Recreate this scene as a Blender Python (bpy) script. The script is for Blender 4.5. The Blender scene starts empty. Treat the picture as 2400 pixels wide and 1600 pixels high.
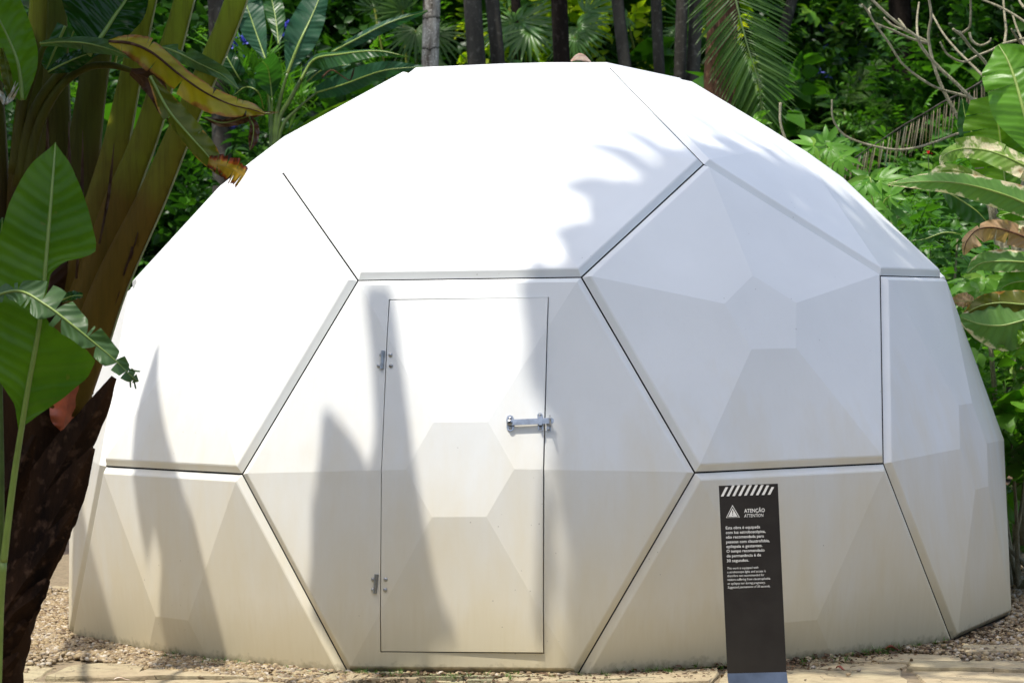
import bpy, bmesh, math, random
import numpy as np
from mathutils import Vector, Matrix

random.seed(7); RNG = np.random.default_rng(7)
SC = bpy.context.scene
COL = SC.collection
R_ = math.radians

# ------------------------------------------------------------------ camera
F_PX = 5750.36                       # focal length in pixels of a 2400 px wide frame
CAM = np.array([1.7085, -12.7308, 1.5431])
rv = np.array([0.0125, 0.1414, -0.0116])
th = np.linalg.norm(rv); k_ = rv / th
K_ = np.array([[0, -k_[2], k_[1]], [k_[2], 0, -k_[0]], [-k_[1], k_[0], 0]])
ROT = (np.eye(3) + math.sin(th) * K_ + (1 - math.cos(th)) * K_ @ K_) @ np.array([[1, 0, 0], [0, 0, -1], [0, 1, 0.]])
cam_d = bpy.data.cameras.new('camera'); cam = bpy.data.objects.new('camera', cam_d); COL.objects.link(cam)
m4 = Matrix.Identity(4)
for i in range(3):
    m4[i][0] = ROT[0][i]; m4[i][1] = -ROT[1][i]; m4[i][2] = -ROT[2][i]; m4[i][3] = CAM[i]
cam.matrix_world = m4
cam_d.lens = F_PX / 2400 * 36; cam_d.sensor_width = 36; cam_d.clip_end = 400
cam_d.dof.use_dof = True; cam_d.dof.focus_distance = 10.3; cam_d.dof.aperture_fstop = 6.3
SC.camera = cam

# ------------------------------------------------------------------ sky, sun, exposure
SUN_EL, SUN_AZ = R_(72), R_(38)      # azimuth measured from -Y (towards the camera) to -X (left)
SUN = np.array([-math.sin(SUN_AZ) * math.cos(SUN_EL), -math.cos(SUN_AZ) * math.cos(SUN_EL), math.sin(SUN_EL)])
w = bpy.data.worlds.new('World'); SC.world = w; w.use_nodes = True
nt = w.node_tree
sky = nt.nodes.new('ShaderNodeTexSky'); sky.sky_type = 'NISHITA'; sky.sun_disc = False
sky.sun_elevation = SUN_EL; sky.sun_rotation = math.atan2(SUN[0], SUN[1]); sky.air_density = 1.0; sky.dust_density = 2.6
bg = nt.nodes['Background']; bg.inputs[1].default_value = 0.15
nt.links.new(sky.outputs[0], bg.inputs[0])
sd = bpy.data.lights.new('sun', 'SUN'); so = bpy.data.objects.new('sun', sd); COL.objects.link(so)
sd.energy = 2.65; sd.angle = R_(0.53); sd.color = (1.0, 0.955, 0.89)
so.rotation_euler = Vector(SUN).to_track_quat('Z', 'Y').to_euler(); so.location = (-6, -8, 15)
vs = SC.view_settings; vs.view_transform = 'Standard'; vs.look = 'None'; vs.gamma = 1; vs.use_curve_mapping = False
vs.exposure = 0.95
SC.cycles.max_bounces = 10; SC.cycles.transparent_max_bounces = 8

# ------------------------------------------------------------------ helpers
PXS = 2400 / 2352.                   # photograph coordinates below were read on a 2352 px wide view
def ray(px, py):
    d = ROT.T @ np.array([(px * PXS - 1200) / F_PX, (py * PXS - 800) / F_PX, 1.0])
    return d
def at(px, py, Y):
    d = ray(px, py); return CAM + d * ((Y - CAM[1]) / d[1])
def gp(px, py, z=0.0):
    d = ray(px, py); return CAM + d * ((z - CAM[2]) / d[2])
def pxm(Y): return PXS / F_PX * (Y - CAM[1])      # metres per view pixel at depth Y

def nrm(v): v = np.asarray(v, float); return v / (np.linalg.norm(v) + 1e-12)

def tagit(o, label=None, cat=None, group=None, kind=None):
    if label: o['label'] = label
    if cat: o['category'] = cat
    if group: o['group'] = group
    if kind: o['kind'] = kind
    return o
def empty(name, loc, label, cat, group=None):
    o = bpy.data.objects.new(name, None); COL.objects.link(o); o.location = Vector(loc)
    o.empty_display_size = .1
    return tagit(o, label, cat, group)
def link(name, me, mat, parent=None, smooth=False):
    o = bpy.data.objects.new(name, me); COL.objects.link(o)
    for m in (mat if isinstance(mat, (list, tuple)) else [mat]):
        if m is not None: me.materials.append(m)
    if smooth: me.polygons.foreach_set('use_smooth', [True] * len(me.polygons))
    if parent is not None:
        o.parent = parent
        pl = parent.matrix_basis.translation.copy()
        pp = parent.parent
        while pp is not None: pl += pp.matrix_basis.translation; pp = pp.parent
        o.location = -pl
    return o
class MB:
    """collects polygons in world coordinates, then links them as ONE mesh object"""
    def __init__(s): s.v = []; s.f = []; s.uv = None
    def add(s, vs, fs):
        o = len(s.v); s.v += [tuple(map(float, p)) for p in vs]; s.f += [tuple(i + o for i in f) for f in fs]; return s
    def box(s, c, ax, ay, az):
        c, ax, ay, az = [np.asarray(q, float) for q in (c, ax, ay, az)]
        p = [c + sx * ax + sy * ay + sz * az for sz in (-1, 1) for sx, sy in ((-1, -1), (1, -1), (1, 1), (-1, 1))]
        return s.add(p, [(3, 2, 1, 0), (4, 5, 6, 7), (0, 1, 5, 4), (1, 2, 6, 5), (2, 3, 7, 6), (3, 0, 4, 7)])
    def tube(s, pts, rad, n=10, flat=1.0, up=None, cap=True, wob=0.0):
        pts = [np.asarray(p, float) for p in pts]; V = []; Fc = []
        prev = None
        for i, p in enumerate(pts):
            t = nrm(pts[min(i + 1, len(pts) - 1)] - pts[max(i - 1, 0)])
            if prev is None:
                u = np.asarray(up, float) if up is not None else (np.array([0, 1., 0]) if abs(t[1]) < .8 else np.array([1., 0, 0]))
            else: u = prev
            u = nrm(u - t * (u @ t)); prev = u; w_ = np.cross(t, u)
            r = rad[i] if hasattr(rad, '__len__') else rad
            for k in range(n):
                a = 2 * math.pi * k / n
                rr = r * (1 + wob * math.sin(3.1 * k + 1.7 * i) * .5 + wob * random.uniform(-.5, .5))
                V.append(p + w_ * math.cos(a) * rr + u * math.sin(a) * rr * flat)
        for i in range(len(pts) - 1):
            for k in range(n):
                a, b = i * n + k, i * n + (k + 1) % n
                Fc.append((a, b, b + n, a + n))
        if cap:
            Fc.append(tuple(range(n - 1, -1, -1))); Fc.append(tuple((len(pts) - 1) * n + k for k in range(n)))
        return s.add(V, Fc)
    def build(s, name, mat, parent=None, smooth=False):
        me = bpy.data.meshes.new(name); me.from_pydata(s.v, [], s.f); me.update()
        return link(name, me, mat, parent, smooth)

def cr(pts, n):
    """Catmull-Rom resampling of a polyline (any dimension) to n points"""
    P = np.asarray(pts, float)
    if P.ndim == 1: P = P[:, None]
    m = len(P)
    if m == 2: return P[0] + (P[1] - P[0]) * np.linspace(0, 1, n)[:, None]
    E = np.vstack([2 * P[0] - P[1], P, 2 * P[-1] - P[-2]])
    out = []
    for s in np.linspace(0, m - 1, n):
        i = min(int(s), m - 2); t = s - i
        a, b, c, d = E[i], E[i + 1], E[i + 2], E[i + 3]
        out.append(.5 * (2 * b + (c - a) * t + (2 * a - 5 * b + 4 * c - d) * t * t + (3 * b - a - 3 * c + d) * t ** 3))
    return np.array(out)

# ------------------------------------------------------------------ materials
def mat(name):
    m = bpy.data.materials.new(name); m.use_nodes = True
    n = m.node_tree; b = n.nodes['Principled BSDF']; return m, n, b
def nd(n, t, ins=None, **kw):
    x = n.nodes.new(t)
    for k, v in kw.items(): setattr(x, k, v)
    for k, v in (ins or {}).items():
        if hasattr(v, 'is_output') or isinstance(v, bpy.types.NodeSocket): n.links.new(v, x.inputs[k])
        else: x.inputs[k].default_value = v
    return x
def c4(c): return (c[0], c[1], c[2], 1)
def mixc(n, fac, a, b, mode='MIX'):
    x = n.nodes.new('ShaderNodeMix'); x.data_type = 'RGBA'; x.blend_type = mode
    for idx, v in ((0, fac), (6, a), (7, b)):
        if isinstance(v, bpy.types.NodeSocket): n.links.new(v, x.inputs[idx])
        else: x.inputs[idx].default_value = c4(v) if isinstance(v, (tuple, list)) and len(v) == 3 else v
    return x.outputs[2]
def ramp(n, fac, p0, p1):
    x = nd(n, 'ShaderNodeMapRange', {0: fac, 1: p0, 2: p1}); x.clamp = True; return x.outputs[0]
def math_(n, op, a, b=0.0, c=None):
    x = n.nodes.new('ShaderNodeMath'); x.operation = op
    for i, v in enumerate((a, b, c)):
        if v is None: continue
        if isinstance(v, bpy.types.NodeSocket): n.links.new(v, x.inputs[i])
        else: x.inputs[i].default_value = v
    return x.outputs[0]
def noise(n, scale, detail=4, vec=None, rough=.55, stretch=None):
    tc = vec
    if tc is None: tc = nd(n, 'ShaderNodeNewGeometry').outputs['Position']
    if stretch: tc = nd(n, 'ShaderNodeMapping', {0: tc, 3: stretch}).outputs[0]
    return nd(n, 'ShaderNodeTexNoise', {'Vector': tc, 'Scale': scale, 'Detail': detail, 'Roughness': rough}).outputs[0]
def bump(n, b, h, s, d=.01):
    x = nd(n, 'ShaderNodeBump', {'Height': h, 'Strength': s, 'Distance': d}); n.links.new(x.outputs[0], b.inputs['Normal'])
def simple(name, col, rough=.5, metal=0.0, var=0.0, scale=8.0, bmp=0.0, col2=None, stretch=None, spec=.5):
    m, n, b = mat(name)
    b.inputs['Roughness'].default_value = rough; b.inputs['Metallic'].default_value = metal
    b.inputs['Specular IOR Level'].default_value = spec
    if col2 is None: col2 = tuple(c * (1 - var) for c in col)
    ns = noise(n, scale, 6, stretch=stretch)
    n.links.new(mixc(n, ramp(n, ns, .35, .65), col, col2), b.inputs['Base Color'])
    if bmp: bump(n, b, ns, bmp)
    return m

# white painted shell: faint tone changes, beige grime with painted warm bounce, algae and splash stains close to the soil
def make_white():
    m, n, b = mat('white_paint')
    g = nd(n, 'ShaderNodeNewGeometry').outputs['Position']
    z = nd(n, 'ShaderNodeSeparateXYZ', {0: g}).outputs[2]
    n1 = noise(n, 1.6, 5, g); n2 = noise(n, 9, 6, g, stretch=(6, 6, .5)); n3 = noise(n, 30, 4, g)
    base = mixc(n, ramp(n, n1, .35, .7), (.785, .795, .765), (.725, .735, .705))
    streak = math_(n, 'MULTIPLY', ramp(n, n2, .52, .72), ramp(n, z, 2.2, .3))
    base = mixc(n, math_(n, 'MULTIPLY', streak, .09), base, (.60, .55, .44))
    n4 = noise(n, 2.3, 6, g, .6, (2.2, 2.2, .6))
    grime_and_bounce = math_(n, 'MULTIPLY', ramp(n, math_(n, 'ADD', z, math_(n, 'MULTIPLY', math_(n, 'SUBTRACT', n4, .5), 1.3)), 1.15, .15), .72)  # beige grime on the lower panels, with warm ground bounce painted in
    base = mixc(n, grime_and_bounce, base, (.68, .585, .37))
    h = math_(n, 'ADD', z, math_(n, 'MULTIPLY', math_(n, 'SUBTRACT', n2, .5), -.16))
    base = mixc(n, math_(n, 'MULTIPLY', ramp(n, h, .30, -.02), .55), base, (.52, .43, .22))
    h2 = math_(n, 'ADD', z, math_(n, 'MULTIPLY', math_(n, 'SUBTRACT', n3, .5), .10))
    base = mixc(n, math_(n, 'MULTIPLY', ramp(n, h2, .045, .0), .65), base, (.13, .105, .05))
    sp = nd(n, 'ShaderNodeTexVoronoi', {'Vector': g, 'Scale': 21.0, 'Randomness': 1.0})
    spot = math_(n, 'MULTIPLY', ramp(n, sp.outputs['Distance'], .075, .045), ramp(n, n1, .56, .6))
    base = mixc(n, math_(n, 'MULTIPLY', spot, .5), base, (.2, .17, .12))
    n.links.new(base, b.inputs['Base Color'])
    b.inputs['Roughness'].default_value = .42; b.inputs['Specular IOR Level'].default_value = .35
    bump(n, b, noise(n, 45, 3, g), .06, .004)
    return m
M = {}
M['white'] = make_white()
M['core'] = simple('dark_joint', (.012, .012, .012), .9)
M['steel'] = simple('brushed_steel', (.50, .50, .49), .34, 1.0, .35, 30)
M['black_hole'] = simple('black_recess', (.01, .01, .01), .6)
M['sign'] = simple('dark_brown_enamel', (.0125, .0095, .008), .42, 0, .5, 9, .05, col2=(.019, .016, .0135))
M['sign_foot'] = simple('blue_grey_metal', (.17, .20, .25), .3, .7, .4, 7)
M['print'] = simple('white_print', (.72, .71, .67), .6, 0, .12, 60)
def make_stone(name, a, b_, c, scale=1.0):
    m, n, b = mat(name)
    g = nd(n, 'ShaderNodeNewGeometry').outputs['Position']
    rnd = nd(n, 'ShaderNodeObjectInfo').outputs['Random']
    n1 = noise(n, 2.2 * scale, 6, g); n2 = noise(n, 14 * scale, 8, g); n3 = noise(n, 5 * scale, 8, g, stretch=(1, 5, 1))
    col = mixc(n, rnd, a, b_)
    col = mixc(n, math_(n, 'MULTIPLY', ramp(n, n1, .38, .65), .8), col, c)
    col = mixc(n, math_(n, 'MULTIPLY', ramp(n, n2, .48, .72), .6), col, (.17, .125, .07))
    col = mixc(n, math_(n, 'MULTIPLY', ramp(n, n3, .6, .72), .6), col, (.12, .11, .05))
    wv = nd(n, 'ShaderNodeVectorMath', {0: g, 1: nd(n, 'ShaderNodeTexNoise', {'Vector': g, 'Scale': 3.0, 'Detail': 5.0}).outputs['Color']}, operation='ADD').outputs[0]
    vo = nd(n, 'ShaderNodeTexVoronoi', {'Vector': wv, 'Scale': 1.7}, feature='DISTANCE_TO_EDGE').outputs['Distance']
    crack = math_(n, 'MULTIPLY', ramp(n, vo, .012, .003), ramp(n, n1, .42, .55))
    col = mixc(n, math_(n, 'MULTIPLY', crack, .85), col, (.05, .04, .02))
    n.links.new(col, b.inputs['Base Color']); b.inputs['Roughness'].default_value = .85
    bump(n, b, math_(n, 'ADD', n3, math_(n, 'MULTIPLY', noise(n, 60 * scale, 6, g), .35)), .9, .015)
    return m
M['flag'] = make_stone('tan_flagstone', (.40, .33, .20), (.36, .31, .18), (.35, .27, .16))
M['slate'] = make_stone('greenish_slate', (.33, .29, .19), (.26, .24, .15), (.22, .24, .10), 2)
def make_pebble():
    m, n, b = mat('pebble')
    at_ = nd(n, 'ShaderNodeAttribute', attribute_name='rnd').outputs['Fac']
    r = n.nodes.new('ShaderNodeValToRGB'); n.links.new(at_, r.inputs[0])
    e = r.color_ramp.elements
    for p, c in ((0, (.32, .24, .12)), (.3, (.20, .135, .065)), (.55, (.38, .30, .18)), (.8, (.14, .10, .06))):
        x = e[0] if p == 0 else e.new(p); x.color = c4(c)
    e[-1].color = (.5, .44, .34, 1)
    n.links.new(r.outputs[0], b.inputs['Base Color']); b.inputs['Roughness'].default_value = .75
    return m
M['pebble'] = make_pebble()
M['soil'] = simple('soil_and_leaf_litter', (0.0638, 0.0385, 0.0228), .95, 0, .6, 7, .9, col2=(0.0225, 0.0147, 0.0084))
M['gravel_bed'] = simple('gravel_bed', (.26, .20, .12), .95, 0, .5, 40, .8, col2=(.15, .115, .065))
M['moss'] = simple('moss', (.06, .10, .015), .9, 0, .5, 20)

def make_bark(name, a, b_, ring=0.0, sc=6.0):
    m, n, b = mat(name)
    tc = nd(n, 'ShaderNodeTexCoord').outputs['Object']
    n1 = noise(n, sc, 8, tc, .65, (1, 1, .25)); n2 = noise(n, sc * 4, 5, tc)
    col = mixc(n, ramp(n, n1, .35, .65), a, b_)
    col = mixc(n, math_(n, 'MULTIPLY', ramp(n, n2, .55, .7), .6), col, tuple(min(1, c * 1.9 + .02) for c in a))
    hgt = n1
    if ring:
        z = nd(n, 'ShaderNodeSeparateXYZ', {0: tc}).outputs[2]
        zz = math_(n, 'ADD', math_(n, 'MULTIPLY', z, ring), math_(n, 'MULTIPLY', n1, .5))
        fr = math_(n, 'FRACT', zz); lin = ramp(n, fr, .09, .02)
        col = mixc(n, lin, col, tuple(c * .15 for c in b_))
    n.links.new(col, b.inputs['Base Color']); b.inputs['Roughness'].default_value = .9; b.inputs['Specular IOR Level'].default_value = .12
    bump(n, b, hgt, .8, .03)
    return m
M['bark_grey'] = make_bark('grey_bark', (.075, .068, .055), (.032, .028, .022))
M['bark_dark'] = make_bark('dark_bark', (0.0210, 0.0143, 0.0100), (0.0072, 0.0050, 0.0035))
M['bark_pale'] = make_bark('pale_ringed_bark', (.46, .43, .37), (.09, .07, .05), 4.0, 16)
M['bark_brown'] = make_bark('brown_fibrous_bark', (.11, .055, .028), (.03, .016, .01))
M['twig'] = make_bark('lichen_twig_bark', (.36, .33, .22), (.17, .15, .09), 0, 40)
M['husk'] = make_bark('dark_husk', (.055, .025, .010), (.010, .005, .003), 0, 5)

def petiole_mat(name, top, low, edge):
    """green stalk, browner and darker towards its sheath (object z)"""
    m, n, b = mat(name)
    uv = nd(n, 'ShaderNodeUVMap').outputs[0]
    g = nd(n, 'ShaderNodeNewGeometry').outputs['Position']
    z = nd(n, 'ShaderNodeSeparateXYZ', {0: g}).outputs[2]
    n1 = noise(n, 7, 8, g, .7, (7, 7, .35)); n2 = noise(n, 3, 4, g)
    f = math_(n, 'ADD', ramp(n, z, 1.75, 2.9), math_(n, 'MULTIPLY', math_(n, 'SUBTRACT', n2, .5), .9))
    col = mixc(n, ramp(n, f, .1, .8), low, top)
    col = mixc(n, math_(n, 'MULTIPLY', ramp(n, n1, .45, .75), .55), col, edge)
    n.links.new(col, b.inputs['Base Color']); b.inputs['Roughness'].default_value = .5; b.inputs['Specular IOR Level'].default_value = .14
    bump(n, b, n1, .45, .012)
    return m
M['petiole'] = petiole_mat('green_petiole', (0.2320, 0.3000, 0.0168), (0.1377, 0.0780, 0.0084), (0.0653, 0.0480, 0.0056))
M['petiole_dark'] = petiole_mat('dark_petiole', (0.0825, 0.1050, 0.0070), (0.0675, 0.0360, 0.0056), (0.0270, 0.0165, 0.0028))
M['stalk'] = simple('green_stalk', (0.0780, 0.1300, 0.0175), .4, 0, .4, 12)
M['stalk_pale'] = simple('pale_leaf_rib', (0.2400, 0.3360, 0.0600), .4, 0, .2, 12)
M['orange'] = simple('orange_sheath', (.62, .13, .045), .5, 0, .6, 9, .2, col2=(.22, .05, .02))

def leaf_mat(name, a, b_, rib, dry=None, dry_amt=0.0, trans=.35, rough=.33, ribs=1.0, freq=150.0, edge=False, back=None):
    """banana-like blade; UV: x = metres along the midrib, y = -1..1 across"""
    m, n, b = mat(name)
    uv = nd(n, 'ShaderNodeUVMap').outputs[0]
    s = nd(n, 'ShaderNodeSeparateXYZ', {0: uv}); u, v = s.outputs[0], s.outputs[1]
    av = math_(n, 'ABSOLUTE', v)
    g = nd(n, 'ShaderNodeNewGeometry'); pos = g.outputs['Position']
    n1 = noise(n, 5, 5, pos); n2 = noise(n, 16, 6, pos)
    sl = math_(n, 'SUBTRACT', u, math_(n, 'MULTIPLY', av, .06))
    wob = math_(n, 'ADD', math_(n, 'MULTIPLY', sl, freq), math_(n, 'MULTIPLY', n1, 6.0))
    wv = math_(n, 'SINE', wob); wv2 = math_(n, 'SINE', math_(n, 'MULTIPLY', wob, .31))
    col = mixc(n, ramp(n, n1, .3, .7), a, b_)
    col = mixc(n, math_(n, 'MULTIPLY', ramp(n, wv, .2, 1), .22 * ribs), col, tuple(c * .55 for c in a))
    if dry is not None:
        dn = math_(n, 'ADD', n2, math_(n, 'MULTIPLY', n1, .6))
        if edge: dn = math_(n, 'ADD', dn, math_(n, 'MULTIPLY', ramp(n, av, .35, 1.0), .45))
        th_ = 1.25 - dry_amt
        f = ramp(n, dn, th_, th_ + .09)
        col = mixc(n, f, col, dry[0]); col = mixc(n, ramp(n, dn, th_ + .12, th_ + .3), col, dry[1])
    col = mixc(n, ramp(n, av, .05, .02), col, rib)
    if back is not None: col = mixc(n, math_(n, 'MULTIPLY', g.outputs['Backfacing'], .75), col, back)
    n.links.new(col, b.inputs['Base Color']); b.inputs['Roughness'].default_value = rough
    b.inputs['Specular IOR Level'].default_value = .28
    bp = nd(n, 'ShaderNodeBump', {'Height': math_(n, 'ADD', math_(n, 'MULTIPLY', wv, .35), wv2), 'Strength': .5 * ribs, 'Distance': .006})
    n.links.new(bp.outputs[0], b.inputs['Normal'])
    t = nd(n, 'ShaderNodeBsdfTranslucent', {'Normal': bp.outputs[0]})
    n.links.new(mixc(n, 1.0, col, (1.5, 1.75, .7), 'MULTIPLY'), t.inputs[0])
    mx = nd(n, 'ShaderNodeMixShader', {0: trans}); n.links.new(b.outputs[0], mx.inputs[1]); n.links.new(t.outputs[0], mx.inputs[2])
    n.links.new(mx.outputs[0], n.nodes['Material Output'].inputs[0])
    return m
YB = ((.40, .20, .04), (.13, .045, .02))
CB = ((.66, .57, .38), (.42, .24, .10))
M['leaf'] = leaf_mat('banana_leaf_green', (0.1207, 0.2472, 0.0110), (0.0628, 0.1564, 0.0088), (0.2332, 0.3496, 0.0385), dry=((0.1955, 0.1725, 0.0330), (0.1150, 0.0690, 0.0220)), dry_amt=.22, trans=.5)
M['leaf_deep'] = leaf_mat('banana_leaf_deep_green', (.012, .052, .006), (.008, .035, .005), (.07, .14, .015), rough=.2, freq=220)
M['sunlit_rim'] = simple('painted_sunlit_rim', (.34, .36, .16), .4, 0, .3, 14)  # pale tone painted for the sunlit right edge of the stalks
M['leaf_mid'] = leaf_mat('banana_leaf_mid_green', (0.0292, 0.0972, 0.0155), (0.0195, 0.0720, 0.0124), (0.1040, 0.1872, 0.0372))
M['leaf_grey'] = leaf_mat('banana_leaf_grey_green', (0.0780, 0.1470, 0.0510), (0.0585, 0.1155, 0.0390), (0.1560, 0.2380, 0.0840), rough=.4)
M['leaf_blue'] = leaf_mat('banana_leaf_blue_green', (0.0247, 0.0900, 0.0372), (0.0182, 0.0684, 0.0310), (0.1105, 0.2016, 0.0868), rough=.45, trans=.3)
M['leaf_yellow'] = leaf_mat('banana_leaf_yellowing', (0.4312, 0.2898, 0.0100), (0.2156, 0.2070, 0.0100), (0.3162, 0.2484, 0.0300), ((0.2875, 0.1242, 0.0200), (0.1006, 0.0345, 0.0120)), .16, edge=True, ribs=1.2, freq=110)
M['leaf_olive'] = leaf_mat('banana_leaf_olive', (.075, .105, .008), (.11, .11, .009), (.15, .17, .03), YB, .02, edge=True, freq=110)
M['leaf_brown'] = leaf_mat('banana_leaf_withered', (0.1120, 0.0488, 0.0210), (0.0420, 0.0169, 0.0096), (0.0980, 0.0455, 0.0240), ribs=1.5, trans=.2, rough=.6)
M['leaf_orange'] = leaf_mat('banana_leaf_orange_tip', (.42, .24, .02), (.26, .18, .02), (.30, .2, .04), ((.34, .08, .015), (.10, .02, .01)), .40, edge=True, freq=110)
M['leaf_bright'] = leaf_mat('banana_leaf_bright', (0.1123, 0.2760, 0.0175), (0.0796, 0.2024, 0.0150), (0.2808, 0.3864, 0.0600), rough=.35)
M['leaf_cream'] = leaf_mat('banana_leaf_scorched', (.13, .24, .03), (.22, .28, .06), (.4, .42, .2), CB, .47, edge=False, trans=.35, rough=.5)
M['leaf_scorch_edge'] = leaf_mat('banana_leaf_scorched_rim', (.14, .28, .06), (.11, .22, .045), (.3, .4, .14), CB, .08, edge=True, rough=.4)
M['leaf_dry'] = leaf_mat('banana_leaf_dry', (.50, .36, .21), (.34, .19, .09), (.4, .28, .16), ribs=1.6, trans=.3, rough=.65)

def foliage(name, a, b_, c, trans=.35, rough=.4):
    """small leaves: colour changes from leaf to leaf through a per-face attribute"""
    m, n, b = mat(name)
    r = nd(n, 'ShaderNodeAttribute', attribute_name='rnd').outputs['Fac']
    col = mixc(n, ramp(n, r, 0, .6), a, b_); col = mixc(n, ramp(n, r, .75, 1), col, c)
    n.links.new(col, b.inputs['Base Color']); b.inputs['Roughness'].default_value = rough; b.inputs['Specular IOR Level'].default_value = .3
    t = nd(n, 'ShaderNodeBsdfTranslucent'); n.links.new(mixc(n, 1.0, col, (1.5, 1.75, .6), 'MULTIPLY'), t.inputs[0])
    mx = nd(n, 'ShaderNodeMixShader', {0: trans}); n.links.new(b.outputs[0], mx.inputs[1]); n.links.new(t.outputs[0], mx.inputs[2])
    n.links.new(mx.outputs[0], n.nodes['Material Output'].inputs[0])
    return m
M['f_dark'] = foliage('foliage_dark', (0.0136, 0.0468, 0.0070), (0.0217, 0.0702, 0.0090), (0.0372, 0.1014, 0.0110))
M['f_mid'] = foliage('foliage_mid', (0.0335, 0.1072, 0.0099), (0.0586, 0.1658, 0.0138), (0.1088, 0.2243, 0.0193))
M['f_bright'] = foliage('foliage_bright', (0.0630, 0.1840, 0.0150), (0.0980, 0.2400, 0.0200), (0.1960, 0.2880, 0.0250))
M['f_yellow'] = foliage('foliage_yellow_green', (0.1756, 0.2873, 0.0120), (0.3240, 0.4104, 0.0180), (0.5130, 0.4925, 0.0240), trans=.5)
M['f_fan'] = foliage('palm_fan_green', (0.0465, 0.1310, 0.0245), (0.0837, 0.1856, 0.0350), (0.1395, 0.2512, 0.0560), rough=.3)
M['f_frond'] = foliage('palm_frond_green', (0.0320, 0.0810, 0.0112), (0.0480, 0.1080, 0.0140), (0.0680, 0.1350, 0.0168), rough=.45)
M['f_dead'] = foliage('dead_frond_tan', (.34, .27, .18), (.26, .20, .13), (.42, .35, .25), trans=.15, rough=.7)
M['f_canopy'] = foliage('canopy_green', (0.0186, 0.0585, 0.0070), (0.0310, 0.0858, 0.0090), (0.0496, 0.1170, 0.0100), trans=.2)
M['f_grass'] = foliage('grass_green', (0.0525, 0.1200, 0.0180), (0.0825, 0.1760, 0.0240), (0.1500, 0.2240, 0.0420))
M['f_litter'] = foliage('dry_litter', (.14, .085, .045), (.08, .05, .03), (.22, .15, .09), trans=.1, rough=.8)
M['blue'] = simple('iris_blue', (.14, .15, .62), .5, 0, .2)
M['red'] = simple('red_petal', (.65, .02, .03), .5)
M['red_leaf'] = simple('fallen_leaf_red', (.30, .06, .03), .6, 0, .5, 40, .3)
M['pale_dry'] = simple('fallen_leaf_pale', (.72, .60, .48), .7, 0, .3, 30, .3, col2=(.60, .36, .25))
M['white_petal'] = simple('white_bract', (.60, .56, .42), .5, 0, .3, 20)

# ------------------------------------------------------------------ the dome
PHI = (1 + 5 ** .5) / 2
iv = [(0, 0, 1.)]
for k in range(5): iv.append((2 / 5 ** .5 * math.cos(R_(72 * k)), 2 / 5 ** .5 * math.sin(R_(72 * k)), 1 / 5 ** .5))
for k in range(5): iv.append((2 / 5 ** .5 * math.cos(R_(72 * k + 36)), 2 / 5 ** .5 * math.sin(R_(72 * k + 36)), -1 / 5 ** .5))
iv.append((0, 0, -1.)); iv = np.array(iv)
DD = np.linalg.norm(iv[:, None] - iv[None], axis=-1); e_ = DD[DD > .1].min()
iv *= 3 / e_; DD *= 3 / e_
a_ = R_(-126); iv = iv @ np.array([[math.cos(a_), -math.sin(a_), 0], [math.sin(a_), math.cos(a_), 0], [0, 0, 1]]).T
ZC = 0.42532540417602005
DC = np.array([0, 0, ZC])
def adj(i, j): return abs(DD[i, j] - 3) < .01
def PV(i, j): return iv[i] + (iv[j] - iv[i]) / 3
def face(ids):
    if len(ids) == 3:
        a, b, c = ids; v = [PV(a, b), PV(b, a), PV(b, c), PV(c, b), PV(c, a), PV(a, c)]
    else:
        i = ids[0]; n = nrm(iv[i]); v = [PV(i, j) for j in range(12) if adj(i, j)]
        x = nrm(v[0] - n * (v[0] @ n)); y = np.cross(n, x)
        v.sort(key=lambda q: math.atan2(q @ y, q @ x))
    v = np.array(v); c = v.mean(0); n = nrm(c)
    if np.cross(v[1] - v[0], v[2] - v[1]) @ n < 0: v = v[::-1]
    return v + DC, c + DC, n
RIM_H, RIM_IN, GAP = .020, .026, .0030
def rings(ids):
    """concentric outlines of one panel, from the joint outwards to the small flat polygon at its middle"""
    v, c, n = face(ids); hexa = len(v) == 6; ap = .866 if hexa else .688
    H, S_ = (.129, .236) if hexa else ((.078 if len(ids) == 1 and ids[0] == 0 else .112), .2371)
    def rg(inset, h, s=None):
        s = (1 - inset / ap) if s is None else s
        return c + (v - c) * s + n * h
    return [rg(GAP + .030, -.08), rg(GAP + .0045, -.011), rg(RIM_IN, RIM_H - .004), rg(RIM_IN + .006, RIM_H), rg(0, H, S_)], c, n
FACES = [(0,)] + [(0, 1 + k, 1 + (k + 1) % 5) for k in range(5)] + [(1 + k,) for k in range(5)] \
    + [(1 + k, 1 + (k + 1) % 5, 6 + k) for k in range(5)] + [(1 + (k + 1) % 5, 6 + k, 6 + (k + 1) % 5) for k in range(5)]
DOOR = (1, 2, 6)
dome = empty('dome', (0, 0, 0), 'white faceted dome pavilion of hexagonal and pentagonal panels with a latched door', 'pavilion')
DOME_TRIS = []; TRI_ = None
def panel_bm(ids, only_out=False):
    rs, c, n = rings(ids); N = len(rs[0]); bm = bmesh.new()
    vv = [[bm.verts.new(p) for p in r] for r in rs]
    for i, (a, b) in enumerate(zip(vv[:-1], vv[1:])):
        for k in range(N): bm.faces.new((a[k], a[(k + 1) % N], b[(k + 1) % N], b[k])).material_index = 1 if i == 0 else 0
    bm.faces.new(vv[-1])
    return bm
def cut_ground(bm, z=-.012):
    bmesh.ops.bisect_plane(bm, geom=bm.verts[:] + bm.edges[:] + bm.faces[:], plane_co=(0, 0, z), plane_no=(0, 0, 1), clear_inner=True)
def bm_obj(bm, name, mt, parent, smooth=False):
    me = bpy.data.meshes.new(name); bm.to_mesh(me); bm.free(); return link(name, me, mt, parent, smooth)
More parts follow.
